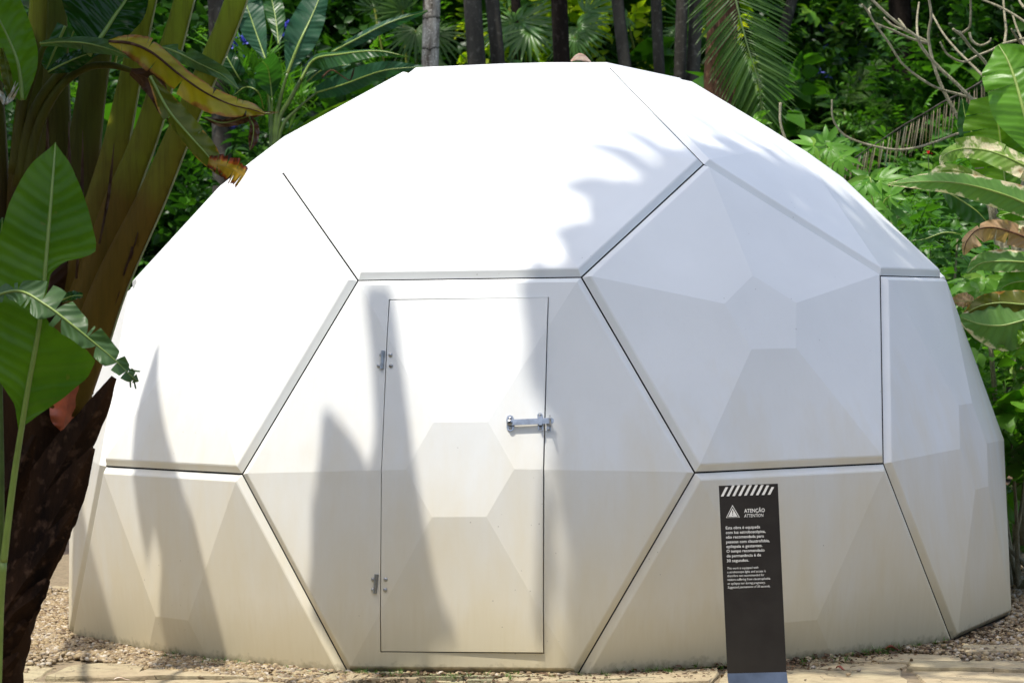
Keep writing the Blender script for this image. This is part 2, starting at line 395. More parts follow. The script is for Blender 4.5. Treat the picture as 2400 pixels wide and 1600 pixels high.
for ids in FACES:
    bm = panel_bm(ids); cut_ground(bm, .004)
    for f in bm.faces:
        p = [np.array(v.co) for v in f.verts]
        for k in range(1, len(p) - 1): DOME_TRIS.append((p[0], p[k], p[k + 1], ids))
    if ids == DOOR: door_bm = bm
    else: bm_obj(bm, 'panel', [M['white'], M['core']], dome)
def dome_hit(o, d, only=None):
    global TRI_
    if TRI_ is None or TRI_[0] != len(DOME_TRIS):
        A = np.array([t[0] for t in DOME_TRIS]); TRI_ = (len(DOME_TRIS), A, np.array([t[1] for t in DOME_TRIS]) - A, np.array([t[2] for t in DOME_TRIS]) - A)
    _, A, E1, E2 = TRI_
    h = np.cross(d, E2); det = np.einsum('ij,ij->i', E1, h); det = np.where(np.abs(det) < 1e-12, 1e-12, det)
    s_ = o - A; u = np.einsum('ij,ij->i', s_, h) / det; q = np.cross(s_, E1); v = (q @ d) / det; t = np.einsum('ij,ij->i', E2, q) / det
    t = np.where((u >= -1e-7) & (v >= -1e-7) & (u + v <= 1 + 1e-7) & (t > 1e-6), t, 1e9); i = int(np.argmin(t))
    if t[i] > 1e8: return None
    return t[i], o + d * t[i], nrm(np.cross(E1[i], E2[i]))
def dhit(px, py, only=None):
    h = dome_hit(CAM, nrm(ray(px, py)), only); return None if h is None else (h[1], h[2])

# dark inner shell that closes the joints from behind
bm = bmesh.new()
for ids in FACES:
    v, c, n = face(ids); vv = [bm.verts.new(q - n * .05) for q in v]; bm.faces.new(vv)
bmesh.ops.remove_doubles(bm, verts=bm.verts[:], dist=.06)
cut_ground(bm, .003)
bm_obj(bm, 'inner_shell', M['core'], dome)

# door: cut out of its hexagonal panel with four planes, then given its own edges
fv, fc, fn = face(DOOR); AX = np.array([1., 0, 0]); AY = nrm(np.cross(fn, AX))
def flat_hit(px, py, h=.075):
    d = ray(px, py); p0 = fc + fn * h; t = ((p0 - CAM) @ fn) / (d @ fn); q = CAM + d * t - fc
    return np.array([q @ AX, q @ AY])
cTL, cTR, cBL, cBR = flat_hit(891, 685, .062), flat_hit(1258, 680, .062), flat_hit(871, 1495, .062), flat_hit(1247, 1498, .062)
def cut_lines(gap):
    out = []
    for a, b in ((cTL, cBL), (cBL, cBR), (cBR, cTR), (cTR, cTL)):
        d = nrm(b - a); no2 = np.array([-d[1], d[0]])          # inward normal for this winding
        out.append((a + no2 * gap, no2))
    return out
def inside(q2, lines): return all((q2 - a) @ n2 > -1e-6 for a, n2 in lines)
def bis(bm, lines):
    for a, n2 in lines:
        co = fc + AX * a[0] + AY * a[1]; no = AX * n2[0] + AY * n2[1]
        bmesh.ops.bisect_plane(bm, geom=bm.verts[:] + bm.edges[:] + bm.faces[:], plane_co=co, plane_no=no)
def shell(bm, depth):
    be = [e for e in bm.edges if len(e.link_faces) == 1]
    r = bmesh.ops.extrude_edge_only(bm, edges=be)
    for v in [g for g in r['geom'] if isinstance(g, bmesh.types.BMVert)]: v.co -= Vector(fn * depth)
def two(f): q = np.array(f.calc_center_median()) - fc; return np.array([q @ AX, q @ AY])
frame_bm = door_bm.copy()
L0 = cut_lines(-.0015); bis(frame_bm, L0)
bmesh.ops.delete(frame_bm, geom=[f for f in frame_bm.faces if inside(two(f), L0)], context='FACES')
hole = [e for e in frame_bm.edges if len(e.link_faces) == 1 and all(abs(((np.array(v.co) - fc) @ AX)) < .5 and v.co.z > .03 for v in e.verts)]
r = bmesh.ops.extrude_edge_only(frame_bm, edges=hole)
for v in [g for g in r['geom'] if isinstance(g, bmesh.types.BMVert)]: v.co -= Vector(fn * .05)
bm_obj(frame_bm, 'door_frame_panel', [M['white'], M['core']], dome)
L1 = cut_lines(.0025); bis(door_bm, L1)
bmesh.ops.delete(door_bm, geom=[f for f in door_bm.faces if not inside(two(f), L1)], context='FACES')
shell(door_bm, .045)
# the leaf stands a hair ajar: swing it on its hinge side
hp = fc + AX * cTL[0] + fn * .06; hd = nrm(AY)
Rm = Matrix.Translation(Vector(hp)) @ Matrix.Rotation(R_(-.9), 4, Vector(hd)) @ Matrix.Translation(-Vector(hp))
bmesh.ops.transform(door_bm, matrix=Rm, verts=door_bm.verts[:])
for f in list(door_bm.faces):
    p = [np.array(v.co) for v in f.verts]
    for k in range(1, len(p) - 1): DOME_TRIS.append((p[0], p[k], p[k + 1], 'door'))
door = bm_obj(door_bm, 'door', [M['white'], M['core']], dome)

def disc(mb, c, n, r, h, seg=14, dome_=True):
    n = nrm(n); u = nrm(np.cross(n, [0.3, 0.2, 1])); w2 = np.cross(n, u); prof = [(1, 0), (1, .25), (.86, .62), (.55, .9), (.0, 1)] if dome_ else [(1, 0), (1, .9), (.92, 1), (0, 1)]
    V = []; Fc = []
    for s, t in prof[:-1]:
        for k in range(seg):
            a = 2 * math.pi * k / seg; V.append(c + (u * math.cos(a) + w2 * math.sin(a)) * r * s + n * h * t)
    V.append(c + n * h)
    for i in range(len(prof) - 2):
        for k in range(seg): Fc.append((i * seg + k, i * seg + (k + 1) % seg, (i + 1) * seg + (k + 1) % seg, (i + 1) * seg + k))
    o = (len(prof) - 2) * seg
    for k in range(seg): Fc.append((o + k, o + (k + 1) % seg, len(V) - 1))
    mb.add(V, Fc)
def rivet(px, py, r, parent, only=None, h=.007):
    q = dhit(px, py)
    if q is None: return
    mb = MB(); disc(mb, q[0], q[1], r, h); mb.build('rivet', M['steel'], parent, True)
for (x0, y0, x1, y1, riv) in ((883, 806, 880, 848, ((876, 815), (870, 840), (897, 815), (898, 840))),
                              (868, 1318, 864, 1362, ((857, 1330), (857, 1354), (886, 1330), (885, 1354)))):
    a = dhit(x0 - 3, y0); b = dhit(x1 - 3, y1)
    n = nrm(a[1] + b[1]); mb = MB()
    for f0, f1, rr in ((0, .22, .0078), (.235, .765, .0074), (.78, 1, .0078)):
        p, q = a[0] + (b[0] - a[0]) * f0 + n * .006, a[0] + (b[0] - a[0]) * f1 + n * .006
        mb.tube([p, q], rr, 14)
    d = b[0] - a[0]
    hg = mb.build('hinge', M['steel'], dome)
    pl = MB(); pl.box((a[0] + b[0]) / 2 + AX * .006 + n * .001, AX * .004, d * .5, n * .0015); pl.build('hinge_plate', M['steel'], hg)
    for rx, ry in riv: rivet(rx, ry, .0092, hg)

# sliding bar latch
def rounded_plate(mb, c, ax, ay, n, hw, hh, th_, seg=8):
    V = []; r = hw
    pts = [(math.cos(a) * r, hh - r + math.sin(a) * r) for a in np.linspace(0, math.pi, seg)] + [(math.cos(a) * r, -(hh - r) + math.sin(a) * r) for a in np.linspace(math.pi, 2 * math.pi, seg)]
    N = len(pts)
    for h in (0, th_):
        for x, y in pts: V.append(c + ax * x + ay * y + n * h)
    mb.add(V, [tuple(range(N - 1, -1, -1)), tuple(range(N, 2 * N))] + [(k, (k + 1) % N, N + (k + 1) % N, N + k) for k in range(N)])
lp, ln = dhit(1172, 972); lq, lqn = dhit(1241, 969)
lax = nrm(lq - lp); 
lat = MB(); lay = nrm(np.cross(ln, lax)); rounded_plate(lat, lp, lax, lay, ln, .0165, .036, .005, 5)
latch = lat.build('latch', M['steel'], dome)
for dy in (.021, -.021):
    mb = MB(); disc(mb, lp + lay * dy + ln * .005, ln, .0075, .006); mb.build('bolt', M['steel'], latch, True)
mb = MB(); disc(mb, lp + ln * .005 - lax * .002, ln, .0125, .020, 16, False); mb.build('pivot', M['steel'], latch, True)
mb = MB(); disc(mb, lp + ln * .0255 - lax * .002, ln, .006, .0015, 12, False); mb.build('pivot_socket', M['black_hole'], latch)
mb = MB(); e0 = lp + ln * .017 - lax * .003; e1 = lq + lqn * .017 + lax * .058
bd = nrm(e1 - e0); bn = nrm(ln - bd * (ln @ bd)); by = np.cross(bn, bd)
L_ = np.linalg.norm(e1 - e0); outl = [(0, -.0125), (L_ - .010, -.0125), (L_ - .003, -.0095), (L_, -.004), (L_, .004), (L_ - .003, .0095), (L_ - .010, .0125), (0, .0125)]
V = [e0 + bd * x + by * y + bn * h for h in (-.0025, .0025) for x, y in outl]; N = 8
mb.add(V, [tuple(range(7, -1, -1)), tuple(range(8, 16))] + [(k, (k + 1) % N, N + (k + 1) % N, N + k) for k in range(N)])
mb.build('latch_bar', M['steel'], latch)
mb = MB(); rounded_plate(mb, lq, lax, lay, lqn, .012, .040, .004); keeper = mb.build('bar_keeper', M['steel'], latch)
mb = MB(); mb.box(lq + lqn * .024, lax * .007, lay * .019, lqn * .003)
for s_ in (-1, 1): mb.box(lq + lqn * .013 + lay * s_ * .0165, lax * .007, lay * .003, lqn * .0105)
mb.build('keeper_bridge', M['steel'], keeper)
for dy in (.030, -.030):
    mb = MB(); disc(mb, lq + lay * dy + lqn * .004, lqn, .0065, .005); mb.build('bolt', M['steel'], keeper, True)
sp_, sn_ = dhit(1260, 978)
mb = MB(); rounded_plate(mb, sp_ - lay * .004, lax, lay, sn_, .0095, .022, .004); staple = mb.build('staple', M['steel'], latch)
mb = MB(); disc(mb, sp_ - lay * .017 + sn_ * .004, sn_, .006, .005); mb.build('bolt', M['steel'], staple, True)
mb = MB(); lo = []
for k in range(15):
    a = math.pi * 2 * k / 14; lo.append(sp_ + lax * .006 + lay * (.016 + .021 * math.cos(a)) + sn_ * (.034 + .034 * math.sin(a)))
mb.tube(lo, .0030, 8, cap=False); mb.build('staple_ring', M['steel'], staple, True)

# ------------------------------------------------------------------ warning sign
SY = -2.95
tl, tr_, bl, br = at(1651, 1115, SY), at(1787, 1110, SY), at(1668, 1545, SY), at(1803, 1539, SY)
sg = empty('warning_sign', ((bl[0] + br[0]) / 2, SY, 0), 'narrow dark brown warning panel with white text standing in front of the dome', 'sign')
ux = nrm(tr_ - tl); uy = nrm(tl - bl - ux * ((tl - bl) @ ux)); un = np.cross(ux, uy); W_ = (np.linalg.norm(tr_ - tl) + np.linalg.norm(br - bl)) / 2; H_ = np.linalg.norm(tl - bl)
if un[1] > 0: un = -un
mb = MB(); mb.box(tl + ux * W_ / 2 - uy * H_ / 2, ux * W_ / 2, uy * H_ / 2, un * .004); pan = mb.build('panel', M['sign'], sg)
# bent foot plate running on below the panel and towards the viewer
b0 = tl + ux * W_ / 2 - uy * (H_ + .0005); zfoot = .004
prof = [b0, np.array([b0[0] + .006, b0[1] - .012, b0[2] - .05]), np.array([b0[0] + .012, b0[1] - .045, zfoot + .035]), np.array([b0[0] + .014, b0[1] - .10, zfoot + .006]), np.array([b0[0] + .014, b0[1] - .32, zfoot])]
mb = MB(); V = []
for p in prof:
    for sx in (-1, 1):
        for q in (0, 1): V.append(p + ux * sx * W_ / 2 * 1.005 + np.array([0, -.006 * q, .006 * q if p is prof[-1] else 0]))
Fc = []
for i in range(4):
    a, b = i * 4, i * 4 + 4
    Fc += [(a + 1, a + 3, b + 3, b + 1), (a, b, b + 2, a + 2), (a, a + 1, b + 1, b), (a + 2, b + 2, b + 3, a + 3)]
Fc += [(16, 17, 19, 18), (0, 2, 3, 1)]
mb.add(V, Fc); mb.build('foot', M['sign_foot'], sg)
def sgp(fx, fy, h=.0052):      # fx, fy: fractions of the panel from its top left corner
    return tl + ux * fx * W_ - uy * fy * H_ + un * h
# zoomed reading of the sign: the panel spans 690 px across there
def zz(x, y): return ((x - 217 - (y - 185) * .0395) / 688., (y - 185 + (x - 217) * .034) / 2185.)
def poly(name, pts, parent):
    mb = MB(); V = [sgp(*zz(x, y)) for x, y in pts]; mb.add(V, [tuple(range(len(V)))]); o = mb.build(name, M['print'], parent); return o
for i, x in enumerate((240, 307, 374, 443, 511, 580, 648, 716, 785)):
    t = [(0, 1.0), (1, 1.0)]; y0 = 308 - i * 2.4; y1 = (200 if i == 0 else 180 - i * 1.0) if i < 7 else (180 if i == 7 else 200)
    dx = (y0 - y1) * .52; ww = 31
    poly('stripe', [(x, y0), (x + ww, y0), (x + ww + dx, y1), (x + dx, y1)], pan)
def tri(cx, cy, s): return [(cx - 80 * s, cy + 50 * s), (cx + 80 * s, cy + 45 * s), (cx - 4 * s, cy - 100 * s)]
o3, i3 = tri(380, 507, 1), tri(380, 510, .88)
mb = MB(); V = [sgp(*zz(*p)) for p in o3 + i3]; mb.add(V, [(0, 1, 4, 3), (1, 2, 5, 4), (2, 0, 3, 5)]); mb.build('triangle_outline', M['print'], pan)
poly('triangle', tri(380, 512, .68), pan)
mb = MB()
for p in ([(372, 470), (384, 470), (381, 510), (375, 510)], [(373, 518), (383, 518), (383, 528), (373, 528)]):
    mb.add([sgp(*zz(*q), h=.0058) for q in p], [(0, 1, 2, 3)])
mb.build('exclamation_mark', M['sign'], pan)
def text(s, x, y, width, size, bold=0.0, shear=0.0):
    cu = bpy.data.curves.new('lettering', 'FONT'); cu.body = s; cu.size = 1; cu.offset = bold; cu.shear = shear; cu.resolution_u = 3
    ob = bpy.data.objects.new('lettering', cu); COL.objects.link(ob)
    dg = bpy.context.evaluated_depsgraph_get(); me = bpy.data.meshes.new_from_object(ob.evaluated_get(dg))
    bpy.data.objects.remove(ob); bpy.data.curves.remove(cu)
    n = len(me.vertices); co = np.empty(n * 3); me.vertices.foreach_get('co', co); co = co.reshape(-1, 3)
    wx = co[:, 0].max() - co[:, 0].min(); sx = width / wx
    o = np.array(sgp(*zz(x, y))); m_per = W_ / 688.
    co2 = o + np.outer((co[:, 0] - co[:, 0].min()) * sx * m_per, ux) + np.outer(co[:, 1] * size * m_per, uy)
    me.vertices.foreach_set('co', co2.ravel()); me.update(); link('lettering', me, M['print'], pan)
text('ATENÇÃO', 512, 497, 240, 62, .018); text('ATTENTION', 510, 552, 228, 53, .006, .2)
for s, x, y, wd in (('Esta obra é equipada', 296, 690, 400), ('com luz estroboscópica,', 297, 744, 462), ('não recomendada para', 300, 798, 440), ('pessoas com claustrofobia,', 300, 853, 506),
                    ('epilepsia e gestantes.', 302, 907, 420), ('O tempo recomendado', 304, 961, 442), ('de permanência é de', 305, 1016, 400), ('30 segundos.', 306, 1072, 256)):
    text(s, x, y, wd, 48, .014)
for s, x, y, wd in (('This work is equipped with', 310, 1157, 362), ('a stroboscope light, and access is', 311, 1201, 448), ('therefore not recommended for', 312, 1245, 430),
                    ('visitors suffering from claustrophobia', 313, 1289, 496), ('or epilepsy nor during pregnancy.', 314, 1334, 440), ('Suggested permanence of 30 seconds.', 315, 1378, 494)):
    text(s, x, y, wd, 38, .004, .2)

# ------------------------------------------------------------------ ground
def hill(x, y):
    t = np.maximum(0, np.asarray(y, float) - 4.3)
    z = .43 * t * np.clip(t / 1.2, 0, 1)
    z = z + np.clip(t / 2, 0, 1) * (.10 * np.sin(1.3 * x + .7 * y) + .07 * np.sin(2.9 * x - 1.9 * y))
    return z - .035
xs = np.concatenate([np.linspace(-60, -9, 18), np.linspace(-8.5, 8.5, 70), np.linspace(9, 60, 18)])
ys = np.concatenate([np.linspace(-60, -6.5, 16), np.linspace(-6, 3.8, 30), np.linspace(4, 19, 60), np.linspace(20, 70, 14)])
X, Y = np.meshgrid(xs, ys); Z = hill(X, np.minimum(Y, 24))
nx = len(xs); V = np.stack([X, Y, Z], -1).reshape(-1, 3)
me = bpy.data.meshes.new('ground'); me.from_pydata(V.tolist(), [], [(j * nx + i, j * nx + i + 1, (j + 1) * nx + i + 1, (j + 1) * nx + i) for j in range(len(ys) - 1) for i in range(nx - 1)])
gr = link('ground', me, M['soil'], None, True); gr['kind'] = 'structure'
# gravel bed sheet round the dome
mb = MB(); V = [(0, 0, -.012)]; 
for k in range(64):
    a = 2 * math.pi * k / 64; r = 4.3 + .25 * math.sin(3 * a); V.append((r * math.cos(a), r * math.sin(a), -.012))
mb.add(V, [(0, 1 + k, 1 + (k + 1) % 64) for k in range(64)]); gb = mb.build('gravel_bed', M['gravel_bed']); gb['kind'] = 'structure'

def base_r(ang):
    """distance from the dome axis to its foot in direction ang"""
    o = np.array([12 * math.cos(ang), 12 * math.sin(ang), .03]); d = np.array([-math.cos(ang), -math.sin(ang), 0.])
    h = dome_hit(o, d); return 12 - h[0] if h else 2.4
BR = [base_r(R_(a)) for a in range(0, 360, 4)]
def foot(x, y):
    a = math.degrees(math.atan2(y, x)) % 360; i = int(a // 4); f = a / 4 - i
    return BR[i] * (1 - f) + BR[(i + 1) % 90] * f

pave = bpy.data.objects.new('pavement', None); COL.objects.link(pave); pave['kind'] = 'structure'
def stone(outline, z0, z1, name, mt, jit=.01, sub=2):
    """a slab with a ragged outline and softened upper edge"""
    P = np.array(outline, float); pts = []
    for i in range(len(P)):
        a, b = P[i], P[(i + 1) % len(P)]
        for k in range(sub):
            q = a + (b - a) * k / sub; pts.append(q + RNG.normal(0, jit * (.4 if k == 0 else 1), 2))
    P = np.array(pts); c = P.mean(0); n = len(P); V = []
    for s_, z in ((1.0, z0), (1.0, z1 - .008), (.985, z1)):
        for q in P:
            w_ = c + (q - c) * s_; V.append((w_[0], w_[1], z + (RNG.normal(0, .0025) if z == z1 else 0)))
    Fc = [(r * n + k, r * n + (k + 1) % n, (r + 1) * n + (k + 1) % n, (r + 1) * n + k) for r in range(2) for k in range(n)]
    V.append((c[0], c[1], z1 + .002)); Fc += [(2 * n + k, 2 * n + (k + 1) % n, 3 * n) for k in range(n)]
    m_ = MB(); m_.add(V, Fc); return m_.build(name, mt, pave)
# flagstones: rows of uneven slabs in front of and beside the dome
def flag_rows():
    y = -6.2; row = 0
    while y < 1.2:
        h = random.uniform(.26, .5); x = -5.2 + random.uniform(0, .5)
        while x < 5.6:
            wd = random.uniform(.4, .95)
            cx, cy = x + wd / 2, y + h / 2
            cor = [(x, y), (x + wd, y), (x + wd, y + h), (x, y + h)]
            rmin = min(math.hypot(*c) - foot(*c) for c in cor)
            left = cx < .45
            lim = .27 if left else .015
            if cx < -1.9: lim = .55
            ok = cy < -1.2 or (cx < -2.9 and -.6 < cy < 1.2 and cx > -5)
            if cx > 2.6 and cy > -1.5: ok = False
            if ok and math.hypot(cx, cy) - foot(cx, cy) > -.05:
                g = .017
                out = []
                for px_, py_ in [(x + g, y + g), (x + wd * .5, y + g), (x + wd - g, y + g), (x + wd - g, y + h - g), (x + wd * .5, y + h - g), (x + g, y + h - g)]:
                    px_ += random.uniform(-.04, .04); py_ += .05 * math.sin(px_ * 2.3 + row)
                    r = math.hypot(px_, py_); f = foot(px_, py_) + lim
                    if r < f: px_, py_ = px_ * f / r, py_ * f / r
                    out.append((px_, py_))
                A = np.array(out); ar = .5 * abs(np.dot(A[:, 0], np.roll(A[:, 1], 1)) - np.dot(A[:, 1], np.roll(A[:, 0], 1)))
                if ar > .05: stone(out, -.03, random.uniform(-.010, .012), 'flagstone', M['flag'], .008, 3)
            x += wd
        y += h; row += 1
flag_rows()
# thin edge-laid slates between the slabs and the shell, in courses that follow its foot
def slate_courses():
    for j, off in enumerate((.035, .075, .113, .150, .19)):
        a = R_(236) + .02 * j
        while a < R_(289):
            ln_ = random.uniform(.07, .30); da = ln_ / 2.6; am = a + da / 2
            r = foot(math.cos(am), math.sin(am)) + off + .012 * math.sin(9 * a)
            r2 = foot(math.cos(a + da), math.sin(a + da)) + off + .012 * math.sin(9 * (a + da)); r1 = foot(math.cos(a), math.sin(a)) + off
            wd = random.uniform(.018, .034); g = .004
            o = [(r1 * math.cos(a + g), r1 * math.sin(a + g)), (r2 * math.cos(a + da - g), r2 * math.sin(a + da - g)), ((r2 + wd) * math.cos(a + da - g), (r2 + wd) * math.sin(a + da - g)), ((r1 + wd) * math.cos(a + g), (r1 + wd) * math.sin(a + g))]
            stone(o, -.03, .006 + random.uniform(-.012, .010), 'slate', M['slate'] if random.random() < .6 else M['flag'], .003, 2)
            a += da
slate_courses()
# a fan of thicker setts by the left corner of the door
for k in range(7):
    c0 = gp(722 + k * 22, 1558 + (k % 2) * 4); d = nrm([.35 - .09 * k, -1, 0]); s_ = np.array([-d[1], d[0], 0])
    o = [(c0 + d * a + s_ * b)[:2] for a, b in ((-.045, -.02), (.13, -.024), (.13, .02), (-.045, .018))]
    stone(o, -.03, .010 + .004 * (k % 3), 'sett', M['flag'], .004, 2)

def stuff_mesh(name, V, Fs, mt, rnd=None, smooth=False):
    """one big mesh from arrays: V (n,3), Fs list of (m,k) index arrays"""
    me = bpy.data.meshes.new(name)
    nl = sum(f.size for f in Fs); nf = sum(len(f) for f in Fs)
    me.vertices.add(len(V)); me.vertices.foreach_set('co', np.ascontiguousarray(V, np.float32).ravel())
    me.loops.add(nl); me.loops.foreach_set('vertex_index', np.concatenate([f.ravel() for f in Fs]).astype(np.int32))
    me.polygons.add(nf); st = []; o = 0
    for f in Fs: st.append(o + np.arange(len(f)) * f.shape[1]); o += f.size
    me.polygons.foreach_set('loop_start', np.concatenate(st).astype(np.int32))
    me.update(calc_edges=True); me.validate()
    if rnd is not None:
        at_ = me.attributes.new('rnd', 'FLOAT', 'FACE'); at_.data.foreach_set('value', np.asarray(rnd, np.float32)[:len(me.polygons)])
    return me
def euler_mats(a, b, c):
    ca, sa, cb, sb, cc, sc_ = np.cos(a), np.sin(a), np.cos(b), np.sin(b), np.cos(c), np.sin(c)
    o = np.zeros_like(a); l = o + 1
    Rz = np.stack([np.stack([ca, -sa, o], -1), np.stack([sa, ca, o], -1), np.stack([o, o, l], -1)], -2)
    Rx = np.stack([np.stack([l, o, o], -1), np.stack([o, cb, -sb], -1), np.stack([o, sb, cb], -1)], -2)
    Ry = np.stack([np.stack([cc, o, sc_], -1), np.stack([o, l, o], -1), np.stack([-sc_, o, cc], -1)], -2)
    return Rz @ Rx @ Ry
def instance(tmpl, pos, mats, scale, name=None):
    """copies of a template (verts, tri array, per-face rnd offset) merged into arrays"""
    tv, tf, tr = tmpl; n = len(pos)
    V = np.einsum('nij,kj->nki', mats, tv) * np.asarray(scale)[:, None, None] + np.asarray(pos)[:, None, :]
    Fc = tf[None] + (np.arange(n) * len(tv))[:, None, None]
    r = (RNG.random(n)[:, None] * .65 + tr[None] * .35)
    return V.reshape(-1, 3), Fc.reshape(-1, 3), r.ravel()
def merge(parts):
    V = []; Fc = []; r = []; o = 0
    for v, f, q in parts: V.append(v); Fc.append(f + o); r.append(q); o += len(v)
    return np.concatenate(V), np.concatenate(Fc), np.concatenate(r)
def stuff(name, parts, mt, label=None, parent=None, cat=None):
    V, Fc, r = merge(parts); me = stuff_mesh(name, V, [Fc], mt, r)
    o = link(name, me, mt, parent)
    if parent is None: tagit(o, label, cat, kind='stuff')
    return o
# pebbles
def pebbles():
    ico = bmesh.new(); bmesh.ops.create_icosphere(ico, subdivisions=1, radius=1)
    tv = np.array([v.co[:] for v in ico.verts]); tf = np.array([[v.index for v in f.verts] for f in ico.faces]); ico.free()
    tv *= np.random.default_rng(3).uniform(.78, 1.1, (len(tv), 1))
    P = []
    def ok(x, y):
        r = math.hypot(x, y) - foot(x, y)
        return r
    for _ in range(26000):
        a = random.uniform(R_(165), R_(282)); r = foot(math.cos(a), math.sin(a)) + abs(random.gauss(0, .26)) + .005
        x, y = r * math.cos(a), r * math.sin(a)
        lim = .34 if x > -1.9 else .95
        if a > R_(262): lim = .03
        if r - foot(x, y) < lim: P.append((x, y))
    for _ in range(7000):
        a = random.uniform(R_(-58), R_(40)); r = foot(math.cos(a), math.sin(a)) + .01 + abs(random.gauss(0, .5))
        x, y = r * math.cos(a), r * math.sin(a)
        if a < R_(-40) and r - foot(x, y) > .03: continue
        P.append((x, y))
    for _ in range(2500):                                  # strays on the paving
        x, y = random.uniform(-2.6, 3.4), random.uniform(-3.2, -1); d = math.hypot(x, y) - foot(x, y)
        if .02 < d < .5 and random.random() < .12: P.append((x, y))
    P = np.array(P); n = len(P); s_ = RNG.uniform(.008, .020, n)
    pos = np.column_stack([P, -.010 + s_ * .45 + RNG.uniform(0, .012, n)])
    M3 = euler_mats(RNG.uniform(0, 6.28, n), RNG.normal(0, .3, n), RNG.normal(0, .3, n)) * np.stack([np.ones(n), RNG.uniform(.6, .95, n), RNG.uniform(.45, .7, n)], -1)[:, None, :]
    V, Fc, r = instance((tv, tf, np.zeros(len(tf))), pos, M3, s_)
    me = stuff_mesh('pebbles', V, [Fc], None, np.repeat(RNG.random(n), len(tf)))
    o = link('pebbles', me, M['pebble'], None, True); tagit(o, 'yellowish rounded pebbles strewn round the foot of the dome', 'gravel', kind='stuff')
pebbles()

# ------------------------------------------------------------------ leaf builders
def big_leaf(name, mid, Lw, Rw, mt, parent, tilt=(.25, .25), tears=0, gap=.10, ripple=.012, droop=0.0, nu=40, nv=6, rib=.006, V=None, seed=0, px=True, sag=.0, rib_mat=None, ragged=0.0, cutL=(), cutR=()):
    """blade along a midrib. mid: (view x, view y, depth) or 3-D points; widths in view pixels (or metres); tears: strips per side;
    cutL / cutR: (u0, u1, fraction kept) bites out of a side"""
    rg = random.Random(seed + 11)
    if px:
        sc_ = pxm(np.mean([m[2] for m in mid])); P3 = [at(*m) for m in mid]
    else: sc_ = 1.0; P3 = [np.array(m, float) for m in mid]
    C = cr(P3, nu); wf = lambda q: (np.interp(np.linspace(0, 1, nu), [a for a, _ in q], [b for _, b in q]) if isinstance(q[0], tuple) else np.maximum(cr(q, nu)[:, 0], 0)) * sc_; lw, rw = wf(Lw), wf(Rw)
    ln_ = np.concatenate([[0], np.cumsum(np.linalg.norm(np.diff(C, axis=0), axis=1))])
    VV = []; UV = []; Fc = []
    for side, wd, tl_, cuts in ((-1, lw, tilt[0], cutL), (1, rw, tilt[1], cutR)):
        brk = sorted(rg.uniform(.05, .97) for _ in range(tears)); brk = [0] + brk + [1.0001]
        strips = []
        for s0, s1 in zip(brk[:-1], brk[1:]):
            ids = [i for i in range(nu) if s0 <= i / (nu - 1) < s1]
            if not ids: continue
            if ids[-1] < nu - 1: ids = ids + [ids[-1] + 1]
            strips.append((s0, s1, ids, rg.uniform(-1, 1), rg.uniform(0.3, 1)))
        for s0, s1, ids, rdr, rg_ in strips:
            uc = (s0 + s1) / 2; base = len(VV)
            for i in ids:
                u = i / (nu - 1)
                T = nrm(C[min(i + 1, nu - 1)] - C[max(i - 1, 0)])
                vd = nrm(C[i] - CAM) if V is None else nrm(-np.asarray(V, float))
                sd_ = nrm(np.cross(vd, T)) * side
                keep = 1.0
                for c0, c1, fr in cuts:
                    if c0 <= u <= c1: keep = fr
                if ragged:
                    kk = int(i * 14 / nu); keep *= 1 - ragged * (.7 * random.Random(kk * 7 + seed * 31 + side).random() + .3 * rg.random())
                for j in range(nv + 1):
                    v = j / nv; vv = v * keep
                    du = 0.0
                    if tears: du = (uc - u) * gap * rg_ * v ** 1.5
                    uu = min(max(u + du, 0), 1) * (nu - 1); i0 = min(int(uu), nu - 2); fr = uu - i0
                    c_ = C[i0] * (1 - fr) + C[i0 + 1] * fr
                    w_ = wd[i] * vv
                    rp = ripple * math.sin(u * 34 + side) * v * v * (wd[i] / (wd.max() + 1e-9)) + ripple * 1.2 * math.sin(u * 9 + 2 * side + seed) * v
                    p = c_ + sd_ * w_ * math.cos(tl_ + (rdr * .35 * v if tears else 0)) + vd * (w_ * math.sin(tl_ + (rdr * .35 * v if tears else 0)) + rp)
                    p = p + np.array([0, 0, -1]) * (droop * v * v * wd[i])
                    VV.append(p); UV.append((ln_[i], side * v))
            m_ = nv + 1
            for a in range(len(ids) - 1):
                for j in range(nv):
                    q = base + a * m_ + j; f = (q, q + 1, q + m_ + 1, q + m_)
                    Fc.append(f if side > 0 else f[::-1])
    me = bpy.data.meshes.new(name); me.from_pydata([tuple(p) for p in VV], [], Fc); me.update()
    uvl = me.uv_layers.new(name='UVMap')
    li = np.empty(len(me.loops), np.int32); me.loops.foreach_get('vertex_index', li)
    uvl.data.foreach_set('uv', np.array(UV, np.float32)[li].ravel())
    o = link(name, me, mt, parent, True)
    if rib:
        m_ = MB(); m_.tube(C, [max(rib * (1 - .8 * i / (nu - 1)), .0012) for i in range(nu)], 7); m_.build('midrib', rib_mat or M['stalk_pale'], o, True)
    return o
def stalk(name, pts, hw, mt, parent, n=12, flat=.6, seg=28, px=True, wob=0.0):
    P3 = [at(*p) for p in pts] if px else pts
    sc_ = pxm(np.mean([p[2] for p in pts])) if px else 1
    C = cr(P3, seg); r = cr(hw, seg)[:, 0] * sc_
    m_ = MB(); m_.tube(C, r, n, flat, wob=wob); return m_.build(name, mt, parent, True)

